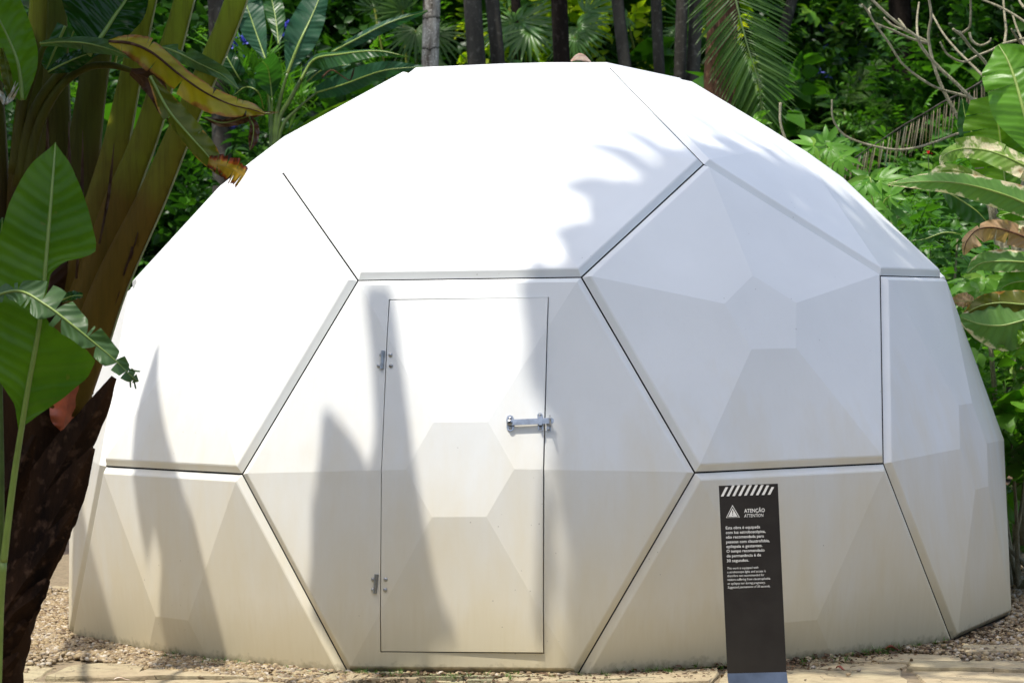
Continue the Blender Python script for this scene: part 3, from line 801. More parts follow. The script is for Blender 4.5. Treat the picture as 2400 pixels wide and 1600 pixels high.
# small templates: (verts, tris, per-face tone)
def t_leaf(wd=.3, fold=.25, bend=.25, n=5):
    ts = np.linspace(0, 1, n); pw = np.sin(np.pi * ts ** .8) * wd; V = []; Fc = []
    for t, q in zip(ts, pw):
        z = -bend * t * t
        V += [(-q, t, z + fold * q), (0, t, z), (q, t, z + fold * q)]
    for i in range(n - 1):
        a = i * 3
        for f in ((a, a + 1, a + 4), (a, a + 4, a + 3), (a + 1, a + 2, a + 5), (a + 1, a + 5, a + 4)): Fc.append(f)
    return np.array(V, float), np.array(Fc), np.zeros(len(Fc))
def t_join(items):
    V, Fc, r = [], [], []; o = 0
    for (v, f, q), m3, p, s_, tone in items:
        V.append((v * s_) @ np.asarray(m3).T + np.asarray(p)); Fc.append(f + o); r.append(np.full(len(f), tone)); o += len(v)
    return np.concatenate(V), np.concatenate(Fc), np.concatenate(r)
def rotm(a, b, c): return euler_mats(np.array([a]), np.array([b]), np.array([c]))[0]
def t_stem(P, r, n=4):
    m_ = MB(); m_.tube(P, r, n, cap=False); F3 = []
    for f in m_.f: F3 += [(f[0], f[1], f[2]), (f[0], f[2], f[3])]
    return np.array(m_.v), np.array(F3), np.zeros(len(F3))
def t_sprig(nl=11, lw=.3, ln_=.34, arch=.5, seed=1, spread=1.1):
    rg = random.Random(seed); it = []; P = []
    for i in range(9):
        t = i / 8; P.append(np.array([0.05 * math.sin(3 * t + seed), t * math.cos(arch * t), t * math.sin(arch * .4) + .25 * t - arch * .45 * t * t]))
    C = np.array(P); it.append((t_stem(C, np.linspace(.012, .004, 9)), np.eye(3), (0, 0, 0), 1, .2))
    lf = t_leaf(lw, .3, .35)
    for k in range(nl):
        t = .12 + .88 * k / (nl - 1); p = C[min(int(t * 8), 8)]; sd_ = 1 if k % 2 else -1
        yaw = -sd_ * spread * (1 - .75 * (k == nl - 1)) + rg.uniform(-.25, .25)
        it.append((lf, rotm(yaw, rg.uniform(-.5, .25), rg.uniform(-.5, .5)), p, ln_ * rg.uniform(.7, 1.15) * (1 - .25 * t), rg.random()))
    return t_join(it)
def t_fan(n=22, span=4.6, wd=.045, droop=.35, seed=1):
    rg = random.Random(seed); it = []
    for k in range(n):
        a = (k / (n - 1) - .5) * span; L = 1 - .25 * abs(k / (n - 1) - .5) ** 2 * 4 + rg.uniform(-.05, .05)
        lf = t_leaf(wd, .5 * (1 if k % 2 else -1), droop * rg.uniform(.4, 1.5), 6)
        it.append((lf, rotm(-a, .12, 0), (0, 0, 0), L, rg.random()))
    return t_join(it)
def t_frond(n=30, arch=.7, ll=.32, wd=.035, vee=.35, seed=1, hang=.3):
    rg = random.Random(seed); P = [];
    for i in range(16):
        t = i / 15; P.append(np.array([0, t, arch * .5 * t - arch * t * t]))
    C = np.array(P); it = [(t_stem(C, np.linspace(.010, .002, 16)), np.eye(3), (0, 0, 0), 1, .1)]
    lf = t_leaf(wd, .5, hang, 5)
    for k in range(n):
        t = .1 + .9 * k / (n - 1); p = cr(C, 61)[int(t * 60)]
        L = ll * (math.sin(math.pi * (t * .8 + .14)) ** .7)
        for sd_ in (-1, 1): it.append((lf, rotm(-sd_ * (1.15 - .55 * t) + rg.uniform(-.06, .06), vee + rg.uniform(-.15, .15) - .4 * t, -sd_ * .25), p, L, rg.random()))
    return t_join(it)
def t_palmate(n=7, wd=.17, seed=1, droop=.3):
    rg = random.Random(seed); it = []
    for k in range(n):
        a = (k / (n - 1) - .5) * 4.3; L = 1 - .38 * abs(k / (n - 1) - .5) * 2
        it.append((t_leaf(wd, .25, droop * rg.uniform(.6, 1.4), 6), rotm(-a, -.05, rg.uniform(-.25, .25)), (0, 0, 0), L, rg.random()))
    return t_join(it)
def t_tuft(n=12, wd=.03, seed=1, lean=.5):
    rg = random.Random(seed); it = []
    for k in range(n):
        it.append((t_leaf(wd, .4, rg.uniform(.1, lean), 5), rotm(rg.uniform(0, 6.28), rg.uniform(.9, 1.45), 0), (rg.uniform(-.08, .08), rg.uniform(-.08, .08), 0), rg.uniform(.55, 1), rg.random()))
    return t_join(it)
SPR = [t_sprig(11, .26, .34, .5, 1), t_sprig(9, .36, .42, .8, 2), t_sprig(14, .2, .3, .7, 3), t_sprig(7, .42, .55, .9, 4)]
FAN = [t_fan(20, 4.4, .05, .35, 1), t_fan(24, 5.0, .04, .55, 2), t_fan(18, 3.8, .055, .25, 3)]
FRD = [t_frond(26, .6, .34, .05, .3, 1), t_frond(30, .9, .3, .045, .3, 2)]
PLM = [t_palmate(7, .16, 1), t_palmate(7, .15, 2, .55), t_palmate(9, .13, 3)]
TUF = [t_tuft(12, .035, 1), t_tuft(16, .025, 2, .8)]
LEAF = t_leaf(.3, .25, .3, 4)

# ------------------------------------------------------------------ forest on the slope behind
def in_view(x, y, z, m=.4):
    q = ROT @ (np.array([x, y, z]) - CAM); u, v = q[0] / q[2] * F_PX, q[1] / q[2] * F_PX
    return abs(u) < 1200 * (1 + m) and -800 * (1 + m) < v < 800 * (1 + m)
def slope_pts(n, y0, y1, xpad=1.0, seed=1):
    """points spread over the slope inside the camera's wedge (a bit beyond it on both sides)"""
    rg = np.random.default_rng(seed); y = y0 + (y1 - y0) * rg.random(n) ** 1.2; d = y - CAM[1]
    x = 1.7085 - .1424 * d + d * rg.uniform(-.2087, .2087, n) * 1.12 + rg.uniform(-xpad, xpad, n)
    return np.column_stack([x, y, hill(x, y)])
def scat(tm, pos, sc_, up=.5, lean=.5, seed=0):
    n = len(pos); rg = np.random.default_rng(seed + 5)
    M3 = euler_mats(rg.uniform(0, 6.28, n), up + rg.normal(0, lean, n), rg.normal(0, .35, n))
    return instance(tm, pos, M3, sc_ * rg.uniform(.65, 1.3, n))
def bushes(spots, hgt, rad, nper, tmpl, sc_, seed):
    """clumps: sprigs pointing outwards from bush centres"""
    rg = np.random.default_rng(seed); P = []; A = []; Bq = []
    for (x, y, z) in spots:
        h = hgt * rg.uniform(.6, 1.3); r = rad * rg.uniform(.7, 1.3)
        for _ in range(nper):
            a = rg.uniform(0, 6.28); t = rg.random() ** .6; el = rg.random()
            P.append((x + r * t * math.cos(a) * (1 - .4 * el), y + r * t * math.sin(a) * (1 - .4 * el), z + h * el)); A.append(a - math.pi / 2 + rg.normal(0, .5)); Bq.append(.1 + .7 * el + rg.normal(0, .35))
    n = len(P); M3 = euler_mats(np.array(A), np.array(Bq), rg.normal(0, .4, n))
    return instance(tmpl, np.array(P), M3, sc_ * rg.uniform(.6, 1.3, n))
def excl(P, f): return np.array([p for p in P if f(p)])
# iris bed and litter lie right of the palm, so keep shrubs thinner there
def not_bed(p):
    q = ROT @ (p + np.array([0, 0, .3]) - CAM); u = (q[0] / q[2] * F_PX + 1200) / PXS; v = (q[1] / q[2] * F_PX + 800) / PXS
    return not (1745 < u < 2030 and 130 < v < 900)
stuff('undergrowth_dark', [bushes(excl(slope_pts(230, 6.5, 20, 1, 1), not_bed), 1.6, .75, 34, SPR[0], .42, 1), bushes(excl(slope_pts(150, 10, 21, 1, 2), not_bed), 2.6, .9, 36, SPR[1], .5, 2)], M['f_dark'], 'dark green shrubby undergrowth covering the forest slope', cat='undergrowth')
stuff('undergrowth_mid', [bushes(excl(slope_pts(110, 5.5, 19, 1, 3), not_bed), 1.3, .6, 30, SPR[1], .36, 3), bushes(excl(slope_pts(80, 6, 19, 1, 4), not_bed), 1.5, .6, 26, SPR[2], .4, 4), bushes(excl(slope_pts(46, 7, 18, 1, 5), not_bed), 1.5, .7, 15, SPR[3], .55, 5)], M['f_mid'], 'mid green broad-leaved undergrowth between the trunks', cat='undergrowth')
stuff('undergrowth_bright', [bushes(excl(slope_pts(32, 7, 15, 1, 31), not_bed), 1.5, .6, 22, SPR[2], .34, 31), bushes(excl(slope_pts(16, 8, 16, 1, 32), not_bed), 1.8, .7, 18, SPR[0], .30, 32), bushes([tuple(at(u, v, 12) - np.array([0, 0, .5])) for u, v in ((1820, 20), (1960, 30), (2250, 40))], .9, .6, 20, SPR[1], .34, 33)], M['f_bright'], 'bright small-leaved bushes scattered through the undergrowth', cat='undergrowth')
mid_sp = [tuple(at(u, v, y)) for u, v, y in ((1240, 110, 9), (1385, 150, 8.5), (1420, 60, 9.5), (1480, 130, 9), (1500, 40, 10), (1600, 150, 9), (1620, 60, 9.5), (1340, 40, 10.5), (1180, 150, 8.5), (1110, 100, 10), (1540, 90, 10), (1400, 20, 11), (1215, 20, 11))]
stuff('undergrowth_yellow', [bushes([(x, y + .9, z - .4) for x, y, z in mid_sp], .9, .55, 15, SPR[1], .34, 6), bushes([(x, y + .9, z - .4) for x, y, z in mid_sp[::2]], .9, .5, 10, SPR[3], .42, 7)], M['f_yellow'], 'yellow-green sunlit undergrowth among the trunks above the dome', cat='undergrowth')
# ferns and small palms low on the slope
fp = excl(slope_pts(120, 6, 17, 1, 8), not_bed)
stuff('ferns', [scat(FRD[0], np.repeat(fp, 5, 0) + [0, 0, .1], .75, .75, .25, 8)], M['f_mid'], 'arching fern fronds low on the forest slope', cat='fern')
# iris bed with blue flowers
ip = []
while len(ip) < 240:
    u, v = random.uniform(1745, 2035), random.uniform(140, 330)
    d = ray(u, v); t = 15.
    while t < 40 and (CAM + d * t)[2] > hill(*(CAM + d * t)[:2]): t += .05
    q = CAM + d * t; ip.append((q[0], q[1], float(hill(q[0], q[1]))))
ip = np.array(ip)
M['f_iris'] = foliage('iris_leaf', (.035, .10, .03), (.05, .13, .03), (.09, .17, .03), trans=.3)
stuff('iris_leaves', [scat(TUF[0], ip, .6, 0, .08, 9)], M['f_iris'], 'strap-leaved iris plants growing on the slope right of the palm', cat='iris')
fl = t_join([(t_leaf(.35, .2, .3, 4), rotm(k * 2.09, .3, 0), (0, 0, 0), 1, 0) for k in range(3)] + [(t_leaf(.25, .2, -.3, 4), rotm(k * 2.09 + 1, .9, 0), (0, 0, 0), .8, 0) for k in range(3)])
sel = ip[RNG.choice(len(ip), 46, False)]
xl = [tuple(at(u + random.uniform(-14, 14), v + random.uniform(-14, 14), 6.5)) for u, v in ((545, 95), (555, 110), (552, 120), (600, 208), (655, 82), (660, 68), (540, 300)) for _ in range(3)]
stuff('iris_flowers', [scat(fl, np.concatenate([sel + np.column_stack([RNG.uniform(-.2, .2, 46), RNG.uniform(-.2, .2, 46), RNG.uniform(.4, .65, 46)]), np.array(xl)]), .055, 0, .5, 10)], M['blue'], 'small blue iris flowers dotted over the slope', cat='flowers')
stuff('iris_leaves', [scat(TUF[1], np.array([tuple(at(u, v, 6.4)) for u, v in ((545, 190), (570, 200), (600, 290), (640, 260), (585, 240), (660, 250), (620, 200), (540, 240), (650, 320), (700, 250), (560, 300))]), .6, 0, .15, 12)], M['f_bright'], 'bright strap leaves behind the broad-leaved plants left of the dome', cat='iris')
lp_ = slope_pts(5000, 4.5, 17, 1, 11)
stuff('leaf_litter', [scat(LEAF, lp_ + [0, 0, .02], .13, 0, .35, 11)], M['f_litter'], 'brown fallen leaves lying over the forest floor', cat='leaf litter')
gp_ = np.array([(random.uniform(2.2, 5.2), random.uniform(3.0, 4.6)) for _ in range(700)]); gp_ = np.column_stack([gp_, hill(gp_[:, 0], gp_[:, 1])])
stuff('grass', [scat(TUF[1], gp_, .22, 0, .2, 13)], M['f_grass'], 'tufts of fine grass behind the gravel at the right', cat='grass')

# trees whose trunks stand behind the dome; their crowns close the canopy above the frame
def crown_cloud(c, rx, rz, n, size, seed):
    rg = np.random.default_rng(seed); P = []
    cl = [(c + rg.normal(0, 1, 3) * [rx * .5, rx * .5, rz * .4], rg.uniform(.35, .7) * rx * .6) for _ in range(14)]
    for k in range(n):
        o, r = cl[k % len(cl)]; d = nrm(rg.normal(0, 1, 3)); P.append(o + d * r * rg.random() ** .4)
    return scat(LEAF, np.array(P), size, 0, 1.0, seed)
def forest_tree(u, v_foot, dia, Y, mt, label, lean=0.0, height=9.0, crown=True, seed=0, dark=None, wob=.06, crx=1.9, nleaf=420):
    p0 = at(u, v_foot, Y); gz = float(hill(p0[0], Y)); r = dia * pxm(Y) / 2
    base = np.array([p0[0], Y, gz - .1]); top = at(u + lean, v_foot - 300, Y); dirx = (top[0] - p0[0]) / (top[2] - p0[2])
    t = empty('forest_tree', base, label, 'tree', 'trees behind the dome')
    P = [np.array([p0[0] + dirx * (z - p0[2]) + .03 * math.sin(z * 1.3 + seed), Y + .05 * math.sin(z * .9 + seed), z]) for z in np.linspace(gz - .1, height, 26)]
    mb = MB(); mb.tube(P, [r * (1.25 - .35 * i / 25 + (.25 * (1 - i / 3) if i < 3 else 0)) for i in range(26)], 14, wob=wob); tk = mb.build('trunk', mt, t, True)
    if crown:
        rg = random.Random(seed)
        for k in range(4):
            a = rg.uniform(0, 6.28); e = P[-1] + np.array([math.cos(a) * 1.3, math.sin(a) * 1.3, rg.uniform(.6, 1.4)])
            mb = MB(); mb.tube(cr([P[-4], (P[-4] + e) / 2 + [0, 0, .2], e], 8), np.linspace(r * .6, r * .2, 8), 7); mb.build('limb', mt, t, True)
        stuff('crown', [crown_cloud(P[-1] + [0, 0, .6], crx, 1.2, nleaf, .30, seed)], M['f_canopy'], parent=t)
    return t
TR = [(995, 150, 36, 7.0, 'bark_pale', 'pale grey ringed palm trunk with lichen patches behind the dome top', -2, 7.8),
      (1092, 140, 37, 8.0, 'bark_grey', 'thick grey trunk just right of the pale ringed trunk', -28, 9.5),
      (1136, 140, 29, 8.2, 'bark_grey', 'slim grey-brown trunk, second right of the pale ringed trunk', -28, 8.8),
      (1186, 140, 20, 9.0, 'bark_dark', 'thin black trunk in front of the big fan palm leaf', -4, 9.2),
      (1291, 138, 34, 7.6, 'bark_dark', 'very dark thick trunk left of the dry leaf on the dome', -2, 9.0),
      (1444, 160, 25, 8.0, 'bark_grey', 'grey trunk alone amid bright leaves, right of the dry leaf', -34, 9.6),
      (1522, 170, 22, 8.3, 'bark_grey', 'thin speckled grey trunk left of the paired trunks', -24, 8.9),
      (1562, 180, 24, 7.8, 'bark_grey', 'left trunk of the two grey trunks standing together', 0, 9.7),
      (1584, 188, 27, 7.9, 'bark_grey', 'right trunk of the two grey trunks standing together', 12, 9.3),
      (1770, 160, 22, 10.5, 'bark_grey', 'slender grey trunk leaning right beyond the drooping palm frond', 92, 9.6),
      (500, 330, 40, 6.5, 'bark_grey', 'grey trunk stump seen behind the withered leaf tip at left', 0, 9.0)]
for i, (u, v, d_, Y_, m_, lb, le, hh) in enumerate(TR):
    forest_tree(u, v, d_, Y_, M[m_], lb, le, hh, True, i + 1, nleaf=50 if 3 <= i <= 8 else 150)
# more of the wood further back on the slope and beside the view, dark trunks
for i, (x, y) in enumerate([(-9, 9), (-7.5, 13), (-5.5, 16.5), (-3, 18), (-1, 17), (1, 16), (3, 14), (2.2, 11.5), (4.6, 9.5), (6.4, 6), (-8, 5.5), (-6.5, 2.5), (-4.5, 14), (.3, 12.5), (-2.2, 13.5)]):
    z = float(hill(x, y)); t = empty('forest_tree', (x, y, z), 'dark forest tree deep in the shade of the slope', 'tree', 'dark trees deep in the wood')
    hh = z + random.uniform(6.5, 8.5); r = random.uniform(.07, .14)
    P = [np.array([x + .1 * math.sin(q * .8 + i), y + .1 * math.cos(q * .7 + i), q]) for q in np.linspace(z - .1, hh, 14)]
    mb = MB(); mb.tube(P, np.linspace(r * 1.2, r * .7, 14), 10, wob=.06); mb.build('trunk', M['bark_dark'], t, True)
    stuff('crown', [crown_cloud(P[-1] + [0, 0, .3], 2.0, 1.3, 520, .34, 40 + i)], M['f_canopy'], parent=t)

# fan palms
def fan_palm(label, hub, leaves, mt, seed=1, dead=False):
    """hub: foot (view x, y, depth) on the slope; leaves: (view x, view y, depth, size px, direction deg, tilt)"""
    b = at(*hub); g = float(hill(b[0], b[1])); base = np.array([b[0], b[1], g]); t = empty('fan_palm', base, label, 'palm', 'fan palms of the understorey')
    for k, (u, v, y, s_, dr, ti) in enumerate(leaves):
        p = at(u, v, y); sz = s_ * pxm(y)
        mb = MB(); mb.tube(cr([base, (base + p) / 2 + [0, 0, .25], p], 10), .010, 6); mb.build('leaf_stalk', M['petiole_dark'], t, True)
        a = R_(dr); d = np.array([math.cos(a), 0, math.sin(a)]); fw = nrm(d * math.cos(ti) + np.array([0, -1, 0]) * math.sin(ti))
        nn = nrm(np.cross(np.cross(fw, [0, -.8, .6]), fw)); xx = np.cross(fw, nn); M3 = np.column_stack([xx, fw, nn])
        stuff('fan_leaf', [instance(FAN[k % 3], np.array([p]), M3[None], np.array([sz]))], mt, parent=t)
fan_palm('large fan palm with grey-green leaves spread between the dark trunks', (1190, 260, 8.6), [(1192, 52, 8.7, 120, -15, .5), (1180, 55, 8.8, 110, 200, .5), (1215, 70, 8.6, 100, -60, .6), (1170, 20, 9.3, 110, 60, .4)], M['f_fan'])
fan_palm('fan palm with bright drooping leaf beside the very dark trunk', (1330, 250, 8.0), [(1325, 62, 8.1, 90, -35, .5), (1320, 85, 8.0, 80, -70, .5), (1345, 30, 8.6, 95, 30, .4)], M['f_fan'], 2)
fan_palm('fan palm with sunlit white-green fingers left of the paired trunks', (1540, 300, 8.6), [(1560, 78, 8.5, 55, 215, .5), (1590, 50, 9, 75, 100, .4), (1440, 40, 8.9, 50, 190, .5)], M['f_fan'], 3)
fan_palm('fan palm half hidden behind the pale ringed trunk', (960, 330, 7.8), [(955, 70, 7.9, 90, -80, .4), (1000, 80, 8.0, 85, -20, .5), (925, 25, 8.4, 90, 140, .4), (860, 20, 8.6, 90, 70, .3)], M['f_frond'], 4)
fan_palm('small fan palm hanging in the dark above the bare branches', (2160, 420, 13.0), [(2200, 35, 13, 55, -110, .4), (2120, 10, 13.2, 95, -80, .3), (2090, 25, 13, 80, -120, .3), (2260, 10, 13, 80, -60, .4), (2010, 20, 13, 70, -100, .4)], M['f_fan'], 5)
# arching pinnate fronds in the dim background at right
for k, (u, v, y, s_, dr, ti, lb) in enumerate(((1940, 250, 10.6, 130, 60, .3, 'green feather frond rising beside the bare branches'), (2060, 260, 10.4, 120, 150, .4, 'green feather frond lying under the arching bare branch'), (1960, 310, 9.8, 110, 20, .4, 'pale green feather frond low beside the iris bed'), (2130, 330, 9.5, 120, 110, .3, 'green feather frond behind the dead frond'))):
    p = at(u, v, y); sz = s_ * pxm(y); a = R_(dr); t = empty('feather_palm', (p[0], p[1], float(hill(p[0], p[1]))), lb, 'palm', 'small feather palms')
    fw = nrm([math.cos(a), -ti, math.sin(a)]); xx = nrm(np.cross(fw, [0, -.6, .8])); nn = np.cross(xx, fw)
    stuff('frond', [instance(FRD[k % 2], np.array([p]), np.column_stack([xx, fw, nn])[None], np.array([sz]))], M['f_frond'], parent=t)
    mb = MB(); mb.tube([np.array(t.location), p], .010, 6); mb.build('leaf_stalk', M['petiole_dark'], t, True)

# palm with the drooping frond
pt = at(1655, 260, 6.6); palm = empty('feather_palm', (pt[0], pt[1], float(hill(pt[0], pt[1])) - .1), 'palm with brown fibrous trunk and one long frond drooping before it', 'palm')
P = [np.array([pt[0] + .02 * math.sin(z * 2), pt[1], z]) for z in np.linspace(float(hill(pt[0], pt[1])) - .1, 5.6, 16)]
mb = MB(); mb.tube(P, [.15 - .003 * i for i in range(16)], 14, wob=.18); mb.build('trunk', M['bark_brown'], palm, True)
for k in range(9):
    u0 = 1630 + k * 7; stalk('dry_sheath', [(u0, 20 + 9 * k % 40, 6.35), (u0 + 2, 130, 6.3), (u0 + random.uniform(-6, 14), 230 + (k * 37) % 40, 6.3)], [3, 3, 1.2], M['bark_brown'], palm, 6, .4, 10)
def hung_frond(name, rach, ll, parent, mt, rib_mt, n=46, wd=.016, nose=.55, seed=1, side_tilt=.3, rr=.011, down=0.0, sides=(-1, 1)):
    """rachis through view points; leaflets both sides sweeping towards its tip"""
    rg = random.Random(seed); C = cr([at(*p) for p in rach], 80); it = []; sc_ = pxm(rach[0][2])
    for k in range(n):
        t = .04 + .95 * k / (n - 1); i = min(int(t * 79), 78); T = nrm(C[i + 1] - C[i]); vd = nrm(C[i] - CAM); sd_ = nrm(np.cross(T, vd))
        L = ll * sc_ * (math.sin(math.pi * (.2 + .74 * t)) ** .6) * rg.uniform(.9, 1.05)
        for s_ in sides:
            d = nrm(sd_ * s_ * (1 - nose * (.4 + .6 * t)) + T * nose * (.5 + t) + vd * side_tilt * rg.uniform(-.6, 1) + np.array([0, 0, -1]) * down * rg.uniform(.6, 1.35))
            nn = nrm(np.cross(np.cross(d, -vd + np.array([0, 0, .5])), d)); xx = np.cross(d, nn)
            it.append((t_leaf(wd / max(L, .05) * .9, .5, .22 + rg.uniform(-.1, .2), 6), np.column_stack([xx, d, nn]), C[i], L, rg.random()))
    V, Fc, r = t_join(it); me = stuff_mesh(name, V, [Fc], mt, r); o = link(name, me, mt, parent)
    mb = MB(); mb.tube(C, np.linspace(rr, .003, 80), 7); mb.build('rachis', rib_mt, o, True); return o
hung_frond('frond', [(1650, -260, 5.6), (1668, -120, 5.2), (1690, 0, 5.0), (1718, 110, 4.9), (1742, 190, 4.85), (1752, 275, 4.85)], 138, palm, M['f_frond'], M['stalk'], 74, .0105, .5, 3)
hung_frond('frond', [(1650, -260, 6.2), (1580, -300, 6.0), (1500, -200, 5.8), (1440, -60, 5.8)], 90, palm, M['f_frond'], M['stalk'], 40, .018, .5, 4)
hung_frond('frond', [(1655, -260, 6.9), (1760, -330, 7.2), (1880, -260, 7.4), (1960, -100, 7.4)], 120, palm, M['f_frond'], M['stalk'], 46, .018, .5, 5)

# broad-leaved clump behind the dome's left shoulder
hb = at(640, 420, 4.2); hel = empty('banana_plant', (hb[0], hb[1], float(hill(hb[0], hb[1]))), 'clump of blue-green banana-like leaves behind the left shoulder of the dome', 'banana plant')
def z2(x, y, Y): return (490 + x * .3125, y * .3125, Y)
def bl(mid, L, R_w, mt, seed, parent=hel, conv=z2, Y=4.2, k=.3125, **kw):
    return big_leaf('leaf', [conv(x, y, Y + (dy[0] if dy else 0)) for x, y, *dy in mid], [q * k for q in L], [q * k for q in R_w], M[mt], parent, seed=seed, **kw)
bl([(385, 440), (310, 230, .1), (230, 0, .2), (190, -120, .3)], [10, 115, 95, 30], [10, 85, 120, 40], 'leaf_blue', 1, tilt=(.4, -.2), tears=2, gap=.04)
bl([(545, 540), (630, 320), (720, 130, .1), (800, -60, .2)], [15, 125, 130, 90], [15, 110, 105, 60], 'leaf_blue', 2, tilt=(.35, .1), tears=2, gap=.04, rib=.012)
bl([(432, 720), (418, 600), (400, 500, -.1), (360, 450, -.35)], [5, 120, 130, 90], [5, 100, 120, 130], 'leaf_mid', 3, tilt=(-.5, -.5), ragged=.08)
bl([(640, 590), (740, 440), (930, 400, -.2), (1200, 375, -.3), (1435, 418, -.35)], [10, 85, 60, 30, 4], [10, 110, 95, 50, 4], 'leaf_mid', 4, tilt=(.9, -.3), tears=2, gap=.05, rib=.01)
bl([(870, 385, .2), (1040, 295, .2), (1300, 165, .2), (1575, 80, .3)], [15, 38, 34, 12], [25, 50, 55, 10], 'leaf_blue', 5, tilt=(.7, .3), rib=.008)
bl([(760, 680, .1), (960, 620), (1250, 520, -.1), (1540, 490, -.1)], [50, 95, 75, 8], [60, 85, 65, 8], 'leaf_blue', 6, tilt=(.3, .4), ragged=.05)
bl([(690, 600, .15), (790, 520), (900, 490), (1010, 475)], [20, 60, 40, 4], [20, 60, 40, 4], 'leaf_blue', 7, tilt=(.5, .2))
bl([(290, 720, .3), (180, 560), (80, 380), (40, 280)], [20, 70, 80, 10], [20, 70, 60, 10], 'leaf_deep', 8, tilt=(.3, .2))
bl([(370, 800, .3), (330, 680), (240, 640), (150, 700)], [10, 70, 60, 5], [10, 60, 60, 5], 'leaf_deep', 9, tilt=(.3, .2))
bl([(480, 330, .6), (460, 150, .7), (430, 0, .8), (400, -120, .8)], [10, 70, 80, 30], [10, 70, 70, 20], 'leaf_mid', 10, tilt=(.5, .1))
for pts, hw in (([(432, 720), (432, 860), (440, 1060), (450, 1300)], [5, 7, 9, 12]), ([(545, 540), (500, 700), (460, 900), (430, 1300)], [10, 14, 18, 22]), ([(650, 580), (560, 740), (480, 900), (440, 1300)], [14, 18, 18, 24]), ([(385, 440), (400, 640), (420, 900), (430, 1300)], [8, 10, 14, 18]), ([(760, 680), (620, 800), (500, 950), (440, 1300)], [8, 10, 14, 18])):
    stalk('leaf_stalk', [z2(x, y, 4.3) for x, y in pts], [q * .3125 for q in hw], M['stalk'], hel, 10, .8, 14)
stalk('flower_stalk', [z2(x, y, 4.0) for x, y in ((800, 570), (870, 515), (960, 570), (1005, 590), (1025, 540), (1035, 500))], [2, 1.6, 1.4, 1.4, 2.5, 1], M['bark_brown'], hel, 7, .8, 18)
# yellow-green twig tip that shows over the dome's right shoulder
tw = empty('young_shrub', tuple(at(1735, 420, 3.2)[:2]) + (0,), 'pale yellow-green leaf shoot poking up over the right shoulder of the dome', 'shoot')
stalk('stem', [(1725, 285, 3.2), (1727, 330, 3.2), (1735, 900, 3.3)], [1.6, 2, 3], M['stalk'], tw, 6, 1, 8)
for k, (pts, w_) in enumerate((([(1726, 288), (1742, 266), (1769, 254)], 9), ([(1727, 288), (1750, 280), (1774, 283)], 7))):
    big_leaf('leaf', [(x, y, 3.2 - .02 * k) for x, y in pts], [1, w_, .5], [1, w_, .5], M['leaf_bright'], tw, tilt=(.3, .3), nu=10, nv=2, rib=0, seed=k)

# ------------------------------------------------------------------ big plant in the left foreground
FY = -4.3
fb = at(-60, 1735, FY); plant = empty('bird_of_paradise_plant', (fb[0], FY, -.03), 'giant banana-like plant with dark husky trunk and tall green stalks at the left front', 'plant')
def fl_(name, mid, L, R_w, mt, seed, dy=0.0, **kw):
    return big_leaf(name, [(x, y, FY + dy + (q[0] if q else 0)) for x, y, *q in mid], L, R_w, M[mt], plant, seed=seed, **kw)
stalk('trunk', [(-75, 1760, FY), (-45, 1560, FY), (-15, 1400, FY), (10, 1250, FY), (35, 1080, FY), (75, 900, FY), (110, 760, FY)], [120, 100, 105, 125, 135, 125, 100], M['husk'], plant, 22, .7, 40, wob=.09)
def husk(mid, hw, dy=0, seed=0, mt='husk', rag=.10):
    """a dry leaf base: curved, hollow-backed, split at its tip"""
    m_ = len(mid)
    return fl_('husk', [(x, y, q) for (x, y), q in zip(mid, np.linspace(0, -.02, m_))], hw, hw, mt, seed, dy, tilt=(.75, .75), ragged=rag, rib=0, nu=40, nv=5, ripple=.002)
husk([(20, 1330), (80, 1180), (155, 1045), (222, 940), (262, 866)], [70, 88, 70, 40, 10], -.20, 1)
husk([(30, 1400), (95, 1250), (158, 1130), (214, 1028)], [70, 80, 60, 8], -.24, 2)
husk([(0, 1420), (60, 1330), (110, 1260), (168, 1175)], [70, 66, 46, 12], -.27, 3, rag=.2)
husk([(-20, 1480), (30, 1410), (80, 1370), (110, 1330)], [60, 60, 40, 12], -.27, 4, rag=.25)
husk([(-60, 1560), (-20, 1500), (30, 1455), (62, 1425)], [60, 55, 40, 12], -.24, 5, rag=.3)
husk([(-90, 1640), (-40, 1580), (0, 1545), (45, 1500)], [60, 55, 40, 10], -.24, 6, rag=.3)
husk([(-80, 1300), (-20, 1180), (30, 1100), (80, 1000)], [60, 70, 55, 10], -.26, 7, rag=.15)
husk([(0, 1050), (20, 850), (30, 600), (55, 380)], [60, 60, 50, 10], -.05, 8, 'leaf_brown')
husk([(20, 900), (90, 780), (120, 600), (120, 480)], [70, 70, 50, 10], .02, 9, 'leaf_brown')
fl_('orange_sheath', [(190, 800), (165, 880), (150, 960), (146, 990)], [40, 56, 46, 10], [40, 56, 48, 10], 'leaf_brown', 3, -.16, tilt=(.7, .7), rib=0).data.materials[0] = M['orange']
